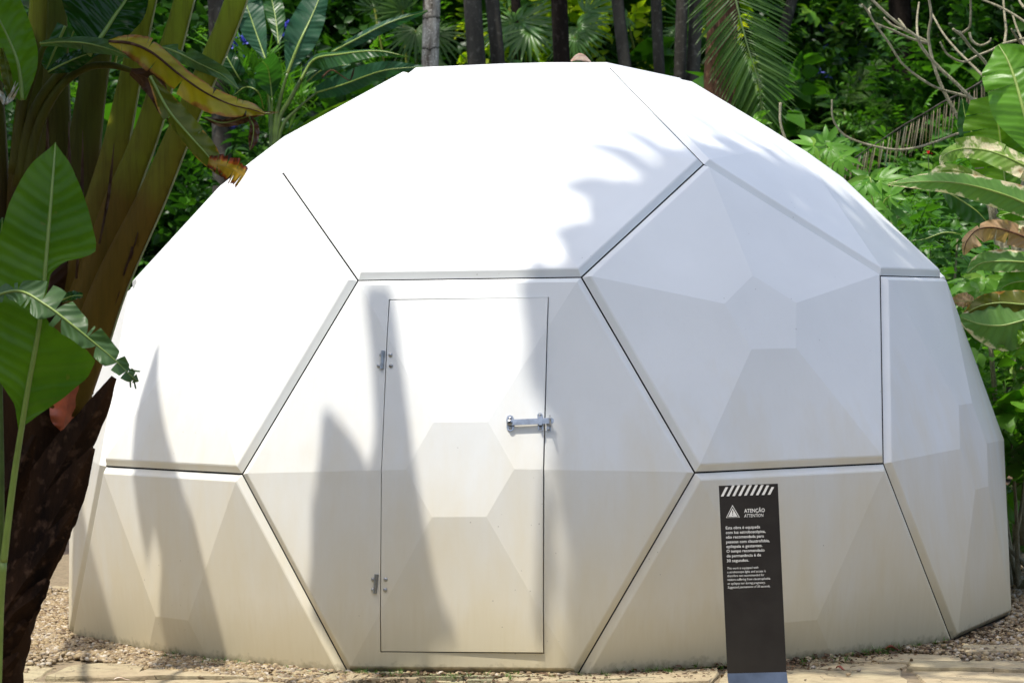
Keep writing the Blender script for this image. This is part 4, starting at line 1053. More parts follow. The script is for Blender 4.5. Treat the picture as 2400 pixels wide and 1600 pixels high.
for k, (pts, hw, dy, mt_) in enumerate((
        ([(148, 945), (200, 805), (256, 650), (346, 460), (410, 310), (490, 130), (545, -10), (640, -330), (700, -700), (740, -1000)], [52, 48, 43, 36, 31, 28, 27, 25, 22, 16], -.10, 'petiole'),
        ([(140, 860), (205, 680), (272, 470), (342, 290), (392, 110), (425, -10), (500, -350), (540, -800)], [62, 50, 38, 31, 28, 25, 23, 16], .0, 'petiole'),
        ([(180, 760), (215, 540), (260, 360), (292, 210), (322, 70), (342, -20), (390, -350), (400, -800)], [60, 46, 34, 28, 24, 22, 21, 14], .10, 'petiole'),
        ([(150, 900), (170, 600), (185, 420), (205, 250), (230, 90), (250, -20), (270, -500)], [70, 60, 46, 38, 34, 30, 18], .16, 'petiole_dark'),
        ([(110, 950), (118, 600), (125, 350), (130, 120), (132, -10), (140, -500)], [60, 54, 44, 30, 24, 15], .22, 'petiole_dark'),
        ([(60, 950), (55, 650), (60, 400), (75, 180), (95, -20), (90, -500)], [60, 50, 44, 34, 28, 15], .28, 'petiole_dark'),
        ([(10, 1000), (-10, 600), (-20, 300), (-40, -20), (-60, -500)], [50, 44, 38, 30, 15], .30, 'petiole_dark'))):
    stalk('leaf_stalk', [(x, y, FY + dy) for x, y in pts], hw, M[mt_], plant, 16, .55, 44)
    if k < 3: stalk('stalk_sunlit_rim', [(x + h_ * .93, y + 6, FY + dy - .01) for (x, y), h_ in list(zip(pts, hw))[1:-2]], [2.2] * (len(pts) - 3), M['sunlit_rim'], plant, 6, 1, 34)  # thin pale tubes added to draw sunlight along the front stalks' edges
# arching thin stalks
for pts, hw in (([(60, 420), (85, 300), (130, 210), (190, 160), (250, 150), (310, 165)], [16, 14, 11, 9, 8, 6]), ([(40, 430), (70, 280), (120, 190), (180, 140), (235, 118), (262, 122)], [16, 14, 12, 9, 7, 5]),
                ([(30, 400), (50, 260), (85, 150), (100, 110), (120, 95)], [14, 12, 9, 7, 5]), ([(40, 330), (50, 210), (40, 150), (15, 90)], [12, 8, 6, 4])):
    stalk('leaf_stalk', [(x, y, FY - .12) for x, y in pts], hw, M['petiole_dark'], plant, 10, .8, 24)
# upright leaf before the trunk, torn in two lobes on its right side
big_leaf('leaf', [(8, 1290, FY - .55), (30, 1110, FY - .56), (62, 905, FY - .58), (92, 735, FY - .58), (108, 570, FY - .56), (122, 400, FY - .52), (127, 328, FY - .48)],
         [(0, 0), (.25, 0), (.31, 25), (.36, 80), (.43, 120), (.55, 128), (.667, 118), (.75, 100), (.833, 66), (.93, 26), (1, .5)], [(0, 0), (.27, 0), (.30, 40), (.335, 88), (.39, 140), (.43, 152), (.455, 120), (.475, 60), (.50, 16), (.56, 8), (.61, 14), (.64, 45), (.655, 100), (.67, 120), (.69, 120), (.75, 96), (.833, 56), (.93, 22), (1, .5)], M['leaf'], plant, tilt=(.18, .30), seed=5, ripple=.008, nu=110, nv=8, rib=.013)
stalk('leaf_stalk', [(8, 1290, FY - .55), (0, 1400, FY - .53), (-8, 1600, FY - .5), (-20, 1740, FY - .45)], [9, 10, 12, 14], M['stalk_pale'], plant, 10, .9, 14)
stalk('leaf_stalk', [(-6, 560, FY - .5), (0, 900, FY - .5), (2, 1200, FY - .5), (-8, 1740, FY - .4)], [6, 7, 9, 10], M['stalk'], plant, 10, .9, 14)
fl_('leaf', [(-30, 700), (-6, 600), (2, 540), (6, 500)], [10, 30, 20, 2], [6, 12, 10, 2], 'leaf_mid', 6, -.5)
# torn leaf that crosses in front of it
fl_('leaf', [(-40, 690, .05), (40, 668), (105, 700, -.04), (165, 745, -.06), (220, 790, -.06), (262, 825, -.05), (300, 862, -.03), (318, 876)],
    [6, 26, 52, 44, 34, 24, 14, 3], [6, 28, 40, 30, 28, 28, 18, 4], 'leaf_grey', 21, -.72, tilt=(.4, -.2), tears=9, gap=.5, ripple=.010, nu=70, rib=.005, sag=.1)
fl_('leaf', [(140, 690), (165, 680, -.02), (190, 678)], [6, 14, 7], [6, 12, 6], 'leaf_mid', 22, -.62, tilt=(.3, .3), ragged=.25, rib=.003)
for x0, x1, y1 in ((285, 322, 853), (302, 312, 893), (297, 300, 890)):
    fl_('leaf_shred', [(x0, 845), ((x0 + x1) / 2, (848 + y1) / 2), (x1, y1)], [1.5, 3, 2], [1.5, 3, 2], 'leaf_mid', 3, -.72, rib=0, nu=8, nv=2, ragged=.3)
# dark glossy leaf across the top left
fl_('leaf', [(205, 128), (235, 82), (262, 40, .02), (290, 0, .05), (330, -70, .1)], [10, 110, 150, 140, 60], [10, 46, 60, 60, 20], 'leaf_deep', 8, -.24, tilt=(.35, -.45), ripple=.014, rib=.011)
# left top leaves
fl_('leaf', [(52, 230), (42, 150), (20, 90), (-20, 10)], [8, 70, 90, 70], [8, 48, 62, 70], 'leaf', 9, -.25, tilt=(.25, .2), rib=.008)
fl_('leaf', [(28, 230), (16, 160), (4, 110)], [14, 22, 6], [12, 12, 4], 'leaf_olive', 10, -.32, tilt=(.8, .8), rib=0)
fl_('leaf', [(150, 60), (115, 140), (106, 160)], [22, 30, 8], [22, 24, 4], 'leaf_mid', 11, .0, tilt=(.4, .4))
# folded leaf running right across the stalks
fl_('leaf', [(92, 100), (140, 96), (200, 100), (262, 116), (318, 138)], [6, 10, 16, 20, 4], [12, 22, 30, 16, 4], 'leaf_grey', 12, -.30, tilt=(-.3, .95), ripple=.01, rib=.004, tears=1)
fl_('leaf', [(110, 165), (150, 145), (190, 128), (228, 118)], [6, 20, 18, 3], [6, 26, 22, 3], 'leaf_deep', 13, -.2, tilt=(.5, .4), rib=.004)
# grey-green leaf behind the yellow one
fl_('leaf', [(372, 108), (410, 122), (455, 145), (510, 172), (548, 205)], [4, 22, 24, 18, 2], [4, 20, 18, 12, 2], 'leaf_grey', 14, -.15, tilt=(-.2, .3), rib=.004, ripple=.01, cutL=((.22, .34, .35),))
# yellowing leaf drooping to the right, brown and curled at its tip
fl_('leaf', [(250, 96), (300, 100), (350, 122), (410, 170), (470, 212), (530, 240), (580, 252), (608, 262)], [6, 30, 40, 34, 32, 30, 22, 4], [6, 34, 46, 44, 42, 34, 18, 4], 'leaf_yellow', 15, -.38, tilt=(.5, .35), ripple=.016, nu=60, rib=.006, tears=6, gap=.10, ragged=.14, rib_mat=M['bark_brown'])
fl_('leaf_tip', [(470, 270), (510, 282), (555, 272), (590, 262), (640, 258)], [4, 12, 14, 9, 1], [4, 12, 16, 8, 1], 'leaf_brown', 16, -.36, tilt=(.8, .6), rib=.003, ripple=.02)
fl_('leaf_tip', [(572, 268), (582, 290), (580, 320), (574, 345)], [6, 20, 22, 3], [6, 14, 16, 3], 'leaf_brown', 17, -.37, tilt=(.9, .9), rib=.003, ripple=.02)
fl_('leaf', [(300, 165), (345, 185, .02), (365, 225), (375, 255), (385, 275)], [10, 30, 26, 12, 2], [10, 34, 22, 14, 2], 'leaf_brown', 18, -.34, tilt=(.5, .6), rib=0, ripple=.015)
# second drooping strip with tattered orange end
fl_('leaf', [(345, 175), (385, 250), (430, 305), (475, 355), (510, 400)], [8, 32, 36, 32, 10], [8, 24, 34, 36, 14], 'leaf_olive', 19, -.42, tilt=(.35, .55), rib=.005, ripple=.01, tears=1, gap=.05)
fl_('leaf_tip', [(478, 372), (510, 380), (540, 392), (560, 405)], [18, 30, 34, 30], [14, 30, 40, 40], 'leaf_orange', 20, -.43, tilt=(.3, .2), rib=0, tears=5, gap=.35, ragged=.3, nu=36, nv=6)
# dry strips peeling from the stalks
for k, (x0, y0, x1, y1, w_) in enumerate(((175, 640, 190, 300, 8), (228, 560, 262, 330, 6), (262, 700, 330, 470, 7), (150, 560, 158, 280, 9), (205, 800, 240, 640, 8), (95, 520, 110, 250, 10))):
    fl_('dry_strip', [(x0, y0), ((x0 + x1) / 2 + 5, (y0 + y1) / 2, -.01), (x1, y1)], [w_ * .5, w_, 1], [w_ * .5, w_ * .8, 1], 'leaf_brown', 70 + k, -.16 + .02 * k, tilt=(.7, .5), rib=0, nu=20, nv=2, ragged=.3)
fl_('leaf', [(262, 150, .05), (280, 90), (310, 30), (350, -60)], [10, 60, 80, 50], [10, 40, 50, 30], 'leaf_mid', 80, .32, tilt=(.3, .3), rib=.006, tears=3, gap=.08)
fl_('leaf', [(120, 200), (150, 110), (190, 40), (250, -60)], [10, 70, 80, 50], [10, 50, 60, 30], 'leaf_mid', 81, .38, tilt=(.3, .2), rib=.006, tears=3, gap=.08)
# white bracts of a flower at the left edge
for k, (pts, w_) in enumerate((([(12, 240), (22, 222), (42, 190)], 5), ([(14, 240), (30, 225), (44, 200)], 4), ([(8, 240), (5, 222), (-4, 205)], 9), ([(16, 238), (26, 215), (36, 186)], 3))):
    fl_('flower_bract', pts, [2, w_, .5], [2, w_, .5], 'leaf', k, -.33 - .01 * k, rib=0, nu=10, nv=2, tilt=(.6, .6)).data.materials[0] = M['white_petal']

# ------------------------------------------------------------------ what shades the place from above the frame
def up_hit(px_, py_, t):
    h = dhit(px_, py_)
    return (h[0] if h is not None else gp(px_, py_)) + SUN * t
def shade_leaf(mid, wL, wR, t, mt, seed, parent=plant, **kw):
    """blade of the tall plant whose shadow falls along these points of the shell"""
    P3 = [up_hit(x, y, t + .25 * k) for k, (x, y) in enumerate(mid)]
    return big_leaf('leaf', P3, wL, wR, M[mt], parent, V=SUN, px=False, seed=seed, tilt=(.2, .2), **kw)
shade_leaf([(985, 1535), (950, 1380), (925, 1200), (905, 1020), (888, 850), (872, 700), (868, 654)], [.30, .36, .24, .10, .07, .065, .05], [.16, .12, .10, .085, .075, .065, .05], 5.2, 'leaf', 31, rib=.012)
shade_leaf([(800, 1540), (800, 1380), (790, 1220), (775, 1080), (745, 945)], [.17, .17, .15, .11, .01], [.2, .2, .2, .13, .02], 4.6, 'leaf', 32, rib=.012)
shade_leaf([(430, 1540), (420, 1380), (390, 1220), (350, 1060), (342, 930), (362, 795)], [.16, .16, .15, .14, .09, .01], [.16, .15, .11, .10, .07, .01], 3.6, 'leaf', 33, rib=.012, cutL=((.42, .52, .5),))
shade_leaf([(200, 1500), (190, 1350), (180, 1200), (175, 1100)], [.12, .12, .10, .02], [.14, .10, .05, .02], 3.8, 'leaf', 34, rib=.012)
shade_leaf([(1255, 1540), (1262, 1400), (1268, 1250), (1262, 1120)], [.03, .04, .04, .02], [.012, .012, .012, .01], 5.6, 'leaf', 35, rib=.006)
# stalks that carry those blades down to the trunk
top_ = at(110, 760, FY)
for (px_, py_, t_) in ((985, 1535, 5.2), (800, 1540, 4.6), (430, 1540, 3.6), (200, 1500, 3.8)):
    e = up_hit(px_, py_, t_); P3 = [at(90, 900, FY + .1), at(-40, 300, FY + .1) + [-.1, 0, 0], at(-120, -300, FY) + [-.2, 0, .2], (at(-120, -300, FY) + e) / 2 + [-.25, -.2, .4], e]
    m_ = MB(); m_.tube(cr(P3, 30), np.linspace(.045, .014, 30), 10); m_.build('leaf_stalk', M['petiole_dark'], plant, True)
# crown blades over the plant itself
rg = random.Random(5)
for k in range(30):
    c = at(rg.uniform(-250, 560), rg.uniform(-150, 1250), FY + rg.uniform(-.5, .3)) + SUN * rg.uniform(1.9, 3.6)
    if c[2] < 3.0: c = c + SUN * 1.5
    if k % 2 and abs(c[0] - SUN[0] * 2.5 - at(110, 650, FY)[0]) < .3: continue
    d = nrm([rg.uniform(-1, 1), rg.uniform(-1, 1), rg.uniform(-.3, .5)]); Ls = rg.uniform(.45, .8)
    big_leaf('leaf', [c - d * Ls, c + [0, 0, .08], c + d * Ls - [0, 0, .15]], [.05, .26, .02], [.05, .26, .02], M['leaf'], plant, V=SUN + np.array([rg.uniform(-.4, .4), rg.uniform(-.4, .4), 0]), px=False, seed=k, nu=16, nv=3, tears=3, gap=.12, rib=.01)

# tall tree left of the camera: its crown lies between the sun and the right half of the dome
MASK = [(1243, 630), (1247, 760), (1264, 830), (1290, 900), (1315, 980), (1330, 1060), (1345, 1300), (1380, 1400), (1345, 1545), (2420, 1545), (2420, 420), (2230, 560), (2150, 590), (1960, 475), (1800, 365), (1690, 320), (1617, 345), (1530, 385), (1450, 440), (1380, 500), (1340, 580), (1290, 640)]
HOLES = [[(1960, 560), (2026, 600), (2024, 740), (1990, 660)], [(2060, 640), (2130, 640), (2200, 900), (2190, 940)], [(1290, 1160), (1330, 1180), (1350, 1420), (1310, 1500), (1285, 1350)], [(1330, 330), (1420, 395), (1400, 405), (1310, 350)], [(1410, 290), (1520, 330), (1500, 345), (1400, 305)], [(1510, 232), (1640, 320), (1625, 325), (1505, 245)], [(1600, 250), (1800, 380), (1790, 390), (1590, 262)]]
def inpoly(x, y, P):
    c = False; j = len(P) - 1
    for i in range(len(P)):
        if (P[i][1] > y) != (P[j][1] > y) and x < (P[j][0] - P[i][0]) * (y - P[i][1]) / (P[j][1] - P[i][1]) + P[i][0]: c = not c
        j = i
    return c
def shade_tree():
    rg = np.random.default_rng(9); P = []; tries = 0
    # cells of the shaded area, each sent up the sun's direction to a clump of its own height
    while len(P) < 9000 and tries < 40000:
        tries += 1
        x, y = rg.uniform(1235, 2420), rg.uniform(225, 1560)
        if not inpoly(x, y, MASK) or any(inpoly(x, y, h) for h in HOLES): continue
        h = dhit(x, y); b = h[0] if h is not None else (gp(x, y) if y > 1300 else None)
        if b is None: continue
        P.append(b + SUN * (9.6 + 1.2 * math.sin(b[0] * 2.1 + b[2] * 1.7) + rg.normal(0, .25)))
    P = np.array(P); c = P.mean(0)
    base = np.array([4.4, -7.6, -.05])
    t = empty('shade_tree', base, 'tall leafy tree beside the path whose crown shades the right half of the dome', 'tree')
    T = cr([base, base + [.05, .1, 2.5], base + [-.3, .2, 5.2], [c[0] + 1.6, c[1] - .6, c[2] - 1.6], c], 26)
    mb = MB(); mb.tube(T, np.linspace(.17, .05, 26), 12, wob=.05); mb.build('trunk', M['bark_grey'], t, True)
    for k in range(12):
        e = P[rg.integers(len(P))]; a = T[18 + k % 7]
        mb = MB(); mb.tube(cr([a, (a + e) / 2 + [0, 0, .25], e], 8), np.linspace(.035, .008, 8), 6); mb.build('limb', M['bark_grey'], t, True)
    n = len(P); M3 = euler_mats(rg.uniform(0, 6.28, n), rg.normal(0, .5, n), rg.normal(0, .5, n))
    stuff('crown', [instance(t_leaf(.36, .2, .3, 4), P, M3, rg.uniform(.10, .16, n))], M['f_canopy'], parent=t)
shade_tree()
# a palm beside it: fingers of its frond edge the shade on the upper panel
for k, (mid, hw, t_) in enumerate((([(1520, 540), (1380, 440), (1278, 425)], .11, 5.0), ([(1560, 460), (1430, 352), (1308, 328)], .062, 5.1), ([(1590, 420), (1480, 322), (1398, 282)], .05, 5.2), ([(1610, 380), (1540, 295), (1452, 250)], .036, 5.3), ([(1440, 600), (1320, 545), (1264, 520)], .10, 5.0), ([(1480, 650), (1340, 610), (1262, 625)], .08, 5.1), ([(1700, 350), (1610, 275), (1510, 228)], .026, 5.2), ([(1820, 400), (1710, 315), (1600, 246)], .03, 5.3), ([(1900, 450), (1830, 375), (1740, 300)], .025, 5.2))):
    shade_leaf(mid, [hw, hw, .005], [hw, hw, .005], t_ + 6.5, 'leaf_mid', 60 + k, rib=0, nu=14, nv=2)

# woodland edge behind and beside the viewer (out of the frame): it closes off the low sky
def edge_wood():
    rg = random.Random(4)
    spots = [(-9, -9), (-10, -4), (-9.5, 0), (10, -10), (9, -5), (12, -15), (-11, -15), (-6, -19), (0, -21), (6, -20), (11, -19), (3, -23), (-3, -22)]
    for i, (x, y) in enumerate(spots):
        t = empty('forest_tree', (x, y, -.05), 'leafy tree of the woodland edge around the clearing', 'tree', 'trees around the clearing')
        hh = rg.uniform(4.5, 6.5); mb = MB(); mb.tube([np.array([x + .15 * math.sin(q + i), y, q]) for q in np.linspace(-.05, hh, 8)], np.linspace(.16, .08, 8), 9); mb.build('trunk', M['bark_dark'], t, True)
        stuff('crown', [crown_cloud(np.array([x, y, hh * .62]), 3.0, 3.4, 2200, .55, 80 + i)], M['f_canopy'], parent=t)
edge_wood()
# two unseen trees added over the path to shade the paving and cut its bounce
for i, (bx, by, gx, gy, rad) in enumerate(((5.2, -10.5, 1.6, -5.0, 1.5), (-5.0, -10.0, -1.6, -6.6, 1.7))):
    c = np.array([gx, gy, 0]) + SUN * 11.5
    t = empty('shade_tree', (bx, by, -.05), ('tall tree right of the path, its crown high over the paving', 'tall tree left of the path, its crown high over the paving')[i], 'tree')
    P = cr([np.array([bx, by, -.05]), np.array([bx, by, 4.]), c - [.4 * (gx - bx), .4 * (gy - by), 2.5], c], 20)
    mb = MB(); mb.tube(P, np.linspace(.2, .06, 20), 12, wob=.05); mb.build('trunk', M['bark_grey'], t, True)
    stuff('crown', [crown_cloud(c, rad, .8, 1500, .26, 120 + i)], M['f_canopy'], parent=t)

# ------------------------------------------------------------------ right side: bare-branched tree, banana plant, dead frond, shrubs
def z4(x, y, Y): return (1667 + x * .3125, y * .3125, Y)
def z5(x, y, Y): return (1764 + x * .375, 294 + y * .375, Y)
BY = 1.6
bt = at(2330, 1180, BY); bare = empty('bare_tree', (bt[0], BY, -.03), 'leafless pale grey tree with upward curving branches at the upper right', 'tree')
stalk('trunk', [(2352, 1250, BY), (2350, 900, BY), (2346, 600, BY), (2335, 420, BY), (2328, 294, BY)], [26, 24, 22, 17, 13], M['twig'], bare, 12, 1, 24, wob=.05)
stalk('trunk', [(2346, 700, BY), (2300, 560, BY + .1), (2262, 430, BY + .1), (2232, 325, BY)], [18, 14, 11, 8], M['twig'], bare, 10, 1, 16, wob=.05)
for k, pts in enumerate([
        [(1880, 745), (1700, 690), (1560, 650), (1420, 570), (1290, 460), (1200, 320), (1100, 180), (1040, 80), (1000, 35)],
        [(2115, 940), (2030, 880), (1900, 790), (1800, 720), (1700, 620), (1560, 490), (1480, 400), (1430, 330), (1400, 270), (1300, 200), (1190, 110), (1075, 0), (1000, -80)],
        [(1480, 320), (1350, 280), (1230, 225), (1105, 175)],
        [(1810, 1040), (1760, 950), (1700, 850), (1640, 740), (1580, 620), (1530, 480), (1500, 350), (1490, 250), (1510, 120), (1495, 0), (1480, -100)],
        [(1490, 320), (1450, 290), (1330, 230), (1230, 190), (1160, 130)], [(1330, 230), (1300, 180), (1270, 140)], [(1060, 110), (1050, 75), (1068, 55)],
        [(1430, 330), (1410, 260), (1405, 150), (1420, 20)],
        [(1950, 620), (1880, 550), (1780, 450), (1690, 360), (1600, 250), (1530, 130), (1510, 90)],
        [(2115, 940), (2100, 870), (2040, 780), (2000, 650), (1960, 550), (1900, 450), (1800, 350), (1740, 270), (1670, 215)], [(1735, 262), (1725, 240), (1700, 232)],
        [(2195, 285), (2050, 320), (1950, 370), (1850, 410), (1760, 455), (1690, 440), (1620, 390), (1575, 310)],
        [(1740, 245), (1790, 200), (1800, 120), (1800, 0), (1800, -60)], [(1790, 240), (1810, 300), (1870, 335), (1935, 310), (1950, 280)],
        [(2300, 230), (2195, 160), (2120, 110), (2010, 50), (1890, 0), (1800, -50)], [(2050, 320), (2060, 220), (2050, 120), (2040, 0), (2035, -60)],
        [(2250, 430), (2220, 400), (2180, 300), (2140, 210), (2105, 100)], [(2195, 60), (2165, 20), (2150, -20)], [(2190, 350), (2140, 280), (2100, 215)],
        [(1830, 970), (1700, 985), (1550, 1040), (1400, 1085), (1250, 1100), (1050, 1065), (900, 1010), (830, 950), (785, 860), (780, 735)],
        [(1880, 745), (2000, 800), (2100, 900), (2120, 950)]]):
    n = len(pts); big = k in (1, 3, 9)
    dz = np.linspace(0, -.5 + .12 * (k % 9), n)
    w0 = (15 if big else 10.5) * .3125
    stalk('branch', [z4(x, y, BY + q) for (x, y), q in zip(pts, dz)], [w0] + [w0 * (.95 - .35 * i / n) for i in range(1, n - 1)] + [w0 * .62], M['twig'], bare, 9, 1, 6 * n, wob=.10)
stalk('branch', [z4(x, y, BY + .4) for x, y in ((470, 1300), (445, 1060), (415, 960), (400, 880), (402, 755))], [3.5, 3.2, 3, 3, 3.2], M['twig'], bare, 8, 1, 22, wob=.1)

# dead hanging frond
df = empty('dead_palm_frond', tuple(at(2060, 900, 2.2)[:2]) + (0,), 'dry tan palm frond hanging with comb-like leaflets right of the dome', 'palm frond')
hung_frond('frond', [z4(x, y, 2.2) for x, y in ((2195, 430), (1960, 555), (1780, 660), (1600, 750), (1450, 840), (1300, 925), (1100, 1060), (950, 1160), (780, 1290))], 92, df, M['f_dead'], M['bark_grey'], 52, .0050, .62, 7, .35, .008, 1.1, sides=(1,))
stalk('frond_base', [z4(2195, 430, 2.2), (2352 + 40, 120, 2.3), (2420, 300, 2.4), (2400, 1200, 2.4)], [4, 6, 9, 12], M['bark_grey'], df, 8, 1, 18)

# banana plant at the right edge
RY = .3
rb = at(2420, 1300, RY); ban = empty('banana_plant', (rb[0], RY, -.03), 'banana plant with sunlit scorched leaves at the right edge', 'banana plant')
def rl(conv, mid, L, R_w, mt, seed, dy=0.0, k=.3125, name='leaf', **kw):
    L = [q * 1.5 for q in L]; R_w = [q * 1.5 for q in R_w]
    return big_leaf(name, [conv(x, y, RY + dy + (q[0] if q else 0)) for x, y, *q in mid], [q * k for q in L], [q * k for q in R_w], M[mt], ban, seed=seed, **kw)
stalk('stem', [(2450, 1330, RY), (2448, 1100, RY), (2440, 850, RY), (2430, 640, RY), (2415, 520, RY), (2400, 440, RY)], [36, 33, 30, 26, 18, 7], M['stalk'], ban, 16, .9, 24)
stalk('stem', [(2520, 1330, RY + .3), (2510, 1000, RY + .3), (2480, 700, RY + .3), (2455, 480, RY + .3), (2440, 380, RY + .3)], [30, 28, 24, 15, 6], M['stalk'], ban, 16, .9, 24)
for c_, x_, y_, d_ in ((z4, 2290, 1150, .35), (z4, 2060, 1420, .6), (z4, 2360, 1280, -.15), (z4, 2200, 1500, -.02), (z4, 2400, 1600, -.3), (z5, 1650, 700, -.35), (z5, 1700, 830, -.32), (z5, 1700, 960, -.28), (z5, 1700, 1080, -.38), (z5, 1650, 1150, -.40), (z5, 1640, 1420, -.36)):
    q = c_(x_, y_, RY + d_); y1 = max(q[1] + 60, 520)
    stalk('leaf_stalk', [q, ((q[0] + 2440) / 2, q[1] - 5, RY + d_ * .6), (2436, y1, RY)], [4.5, 6, 9], M['stalk'], ban, 8, .8, 12)
rl(z4, [(2290, 1150), (2195, 830), (2130, 600, .05), (2070, 440, .1), (2005, 330, .15)], [20, 150, 150, 130, 20], [20, 170, 180, 120, 15], 'leaf_bright', 1, .35, tilt=(.25, .15), tears=2, gap=.03, rib=.012)
rl(z4, [(2060, 1420), (2040, 1200), (2010, 950), (1970, 700)], [60, 150, 180, 120], [60, 120, 130, 80], 'leaf', 2, .6, tilt=(.2, .2), tears=5, gap=.12, ragged=.06)
rl(z4, [(1880, 1080), (1800, 960), (1760, 850), (1740, 730)], [10, 60, 40, 8], [10, 60, 60, 8], 'leaf_mid', 12, .7, ragged=.1)
rl(z4, [(2360, 1280), (2195, 1215), (2030, 1140), (1880, 1100), (1720, 1095, -.08), (1610, 1140, -.14), (1575, 1205, -.16)], [70, 75, 75, 60, 50, 45, 10], [45, 55, 60, 70, 60, 40, 8], 'leaf_cream', 3, -.15, tilt=(-.35, .75), ripple=.012, rib=.007, tears=2, gap=.03)
rl(z4, [(2200, 1500), (2050, 1420), (1900, 1340), (1750, 1270), (1600, 1250, -.05), (1480, 1300, -.1)], [30, 45, 55, 55, 45, 10], [20, 30, 35, 40, 40, 10], 'leaf_cream', 4, -.02, tilt=(-.2, .7), ripple=.012, rib=.005, ragged=.08)
rl(z4, [(2400, 1600), (2195, 1490), (1950, 1400, -.05), (1700, 1345, -.1), (1450, 1335, -.14), (1190, 1355, -.16)], [60, 70, 75, 60, 40, 4], [60, 90, 70, 60, 45, 4], 'leaf_scorch_edge', 5, -.3, tilt=(.2, .6), ripple=.008, rib=.008)
rl(z5, [(1080, 380), (1180, 440), (1280, 510), (1355, 590)], [10, 40, 45, 4], [20, 60, 60, 4], 'leaf_mid', 6, -.2, k=.375, tilt=(.2, .4), rib=.005)
rl(z5, [(1650, 700), (1500, 640), (1380, 610), (1280, 625, -.05), (1215, 700, -.1), (1200, 780, -.1)], [40, 60, 60, 70, 50, 12], [30, 45, 40, 20, 30, 10], 'leaf_dry', 7, -.35, k=.375, tilt=(.5, .7), ripple=.02, tears=3, gap=.2, ragged=.1, rib_mat=M['bark_brown'])
rl(z5, [(1700, 690), (1600, 640), (1500, 610), (1400, 600)], [20, 35, 25, 5], [40, 50, 30, 5], 'leaf_cream', 8, -.30, k=.375, tilt=(.2, .5))
rl(z5, [(1700, 830), (1560, 820), (1420, 815), (1300, 830), (1220, 890)], [30, 40, 45, 30, 5], [30, 45, 50, 40, 8], 'leaf_scorch_edge', 9, -.32, k=.375, tilt=(.2, .4), ripple=.01)
rl(z5, [(1700, 1080), (1568, 1080), (1420, 1070), (1300, 1090), (1200, 1140)], [30, 60, 55, 40, 6], [30, 60, 50, 40, 6], 'leaf_olive', 10, -.38, k=.375, tilt=(.3, .4))
rl(z5, [(1260, 1060), (1200, 1060), (1130, 1060)], [15, 30, 10], [20, 40, 20], 'leaf_dry', 14, -.36, k=.375, ragged=.2, rib=.002)
rl(z5, [(1650, 1150), (1520, 1190), (1420, 1210), (1300, 1200), (1180, 1160)], [60, 110, 110, 70, 20], [40, 90, 140, 90, 20], 'leaf_scorch_edge', 11, -.40, k=.375, tilt=(.35, .3), ripple=.012, ragged=.05, rib=.006)
rl(z5, [(1640, 1420), (1560, 1330), (1480, 1290), (1400, 1330)], [30, 60, 50, 5], [30, 60, 50, 5], 'leaf_bright', 16, -.36, k=.375, tilt=(.3, .3))
rl(z5, [(1680, 960), (1590, 940), (1490, 950), (1400, 1000)], [30, 55, 50, 5], [30, 55, 50, 5], 'leaf_bright', 17, -.28, k=.375, tilt=(.5, .2))
rl(z5, [(1700, 560), (1600, 540), (1500, 520), (1400, 540)], [30, 50, 45, 5], [30, 50, 45, 5], 'leaf_bright', 18, .1, k=.375, tilt=(.5, .2))
rl(z5, [(1700, 1240), (1600, 1280), (1540, 1330)], [60, 60, 10], [40, 60, 10], 'leaf', 13, -.42, k=.375)
rl(z5, [(1190, 650), (1080, 640), (960, 680), (880, 690)], [5, 20, 25, 4], [5, 22, 26, 4], 'leaf_mid', 15, .3, k=.375, tilt=(.6, .2), rib=.004)

# shrubs with hand-shaped leaves beside the dome
def palmate_shrub(label, foot_px, Y, leaves, mt='f_bright', seed=1):
    b = at(foot_px, 1200, Y); t = empty('cassava_shrub', (b[0], Y, -.03), label, 'shrub', 'shrubs with hand-shaped leaves')
    base = np.array([b[0], Y, -.03]); rg = random.Random(seed)
    u0, v0 = np.mean([l[0] for l in leaves]), max(l[1] for l in leaves) + 40
    fork = at(u0, v0, Y + .1); m_ = MB(); m_.tube(cr([base, (base + fork) / 2 + [.05, 0, 0], fork], 12), np.linspace(.02, .012, 12), 8); m_.build('stem', M['twig'], t, True)
    for k, (u, v, s_, dr, ti, *q) in enumerate(leaves):
        y = Y + rg.uniform(-.15, .15); p = at(u, v, y); sz = s_ * pxm(y); a = R_(dr)
        fw = nrm([math.cos(a), -ti, math.sin(a)]); up = nrm([rg.uniform(-.3, .3), -.75, .65]); xx = nrm(np.cross(fw, up)); nn = np.cross(xx, fw)
        o = stuff('leaf', [instance(PLM[k % 3], np.array([p]), np.column_stack([xx, fw, nn])[None], np.array([sz]))], M[q[0] if q else mt], parent=t)
        m_ = MB(); m_.tube(cr([fork, (fork + p) / 2 + [0, 0, .05], p], 8), .004, 6); m_.build('leaf_stalk', M['stalk_pale'], o, True)
palmate_shrub('bright green shrub with hand-shaped leaves just above the dome edge, left one', 1890, 1.4, [(1868, 335, 62, 160, .2), (1880, 350, 66, 250, .5), (1905, 340, 70, -20, .4), (1900, 330, 55, 60, .2), (1930, 362, 60, -40, .5), (1890, 372, 55, 200, .5), (1915, 385, 50, -70, .6)])
palmate_shrub('pale green shrub with star-shaped leaves before the dead frond, right one', 2000, 1.1, [(1998, 407, 78, -80, .4, 'f_mid'), (1990, 420, 66, 200, .5), (2020, 415, 70, 20, .4), (2010, 455, 70, -60, .5), (2040, 475, 66, -20, .4, 'f_mid'), (2000, 480, 55, 230, .5), (2045, 450, 50, 40, .5)], seed=2)
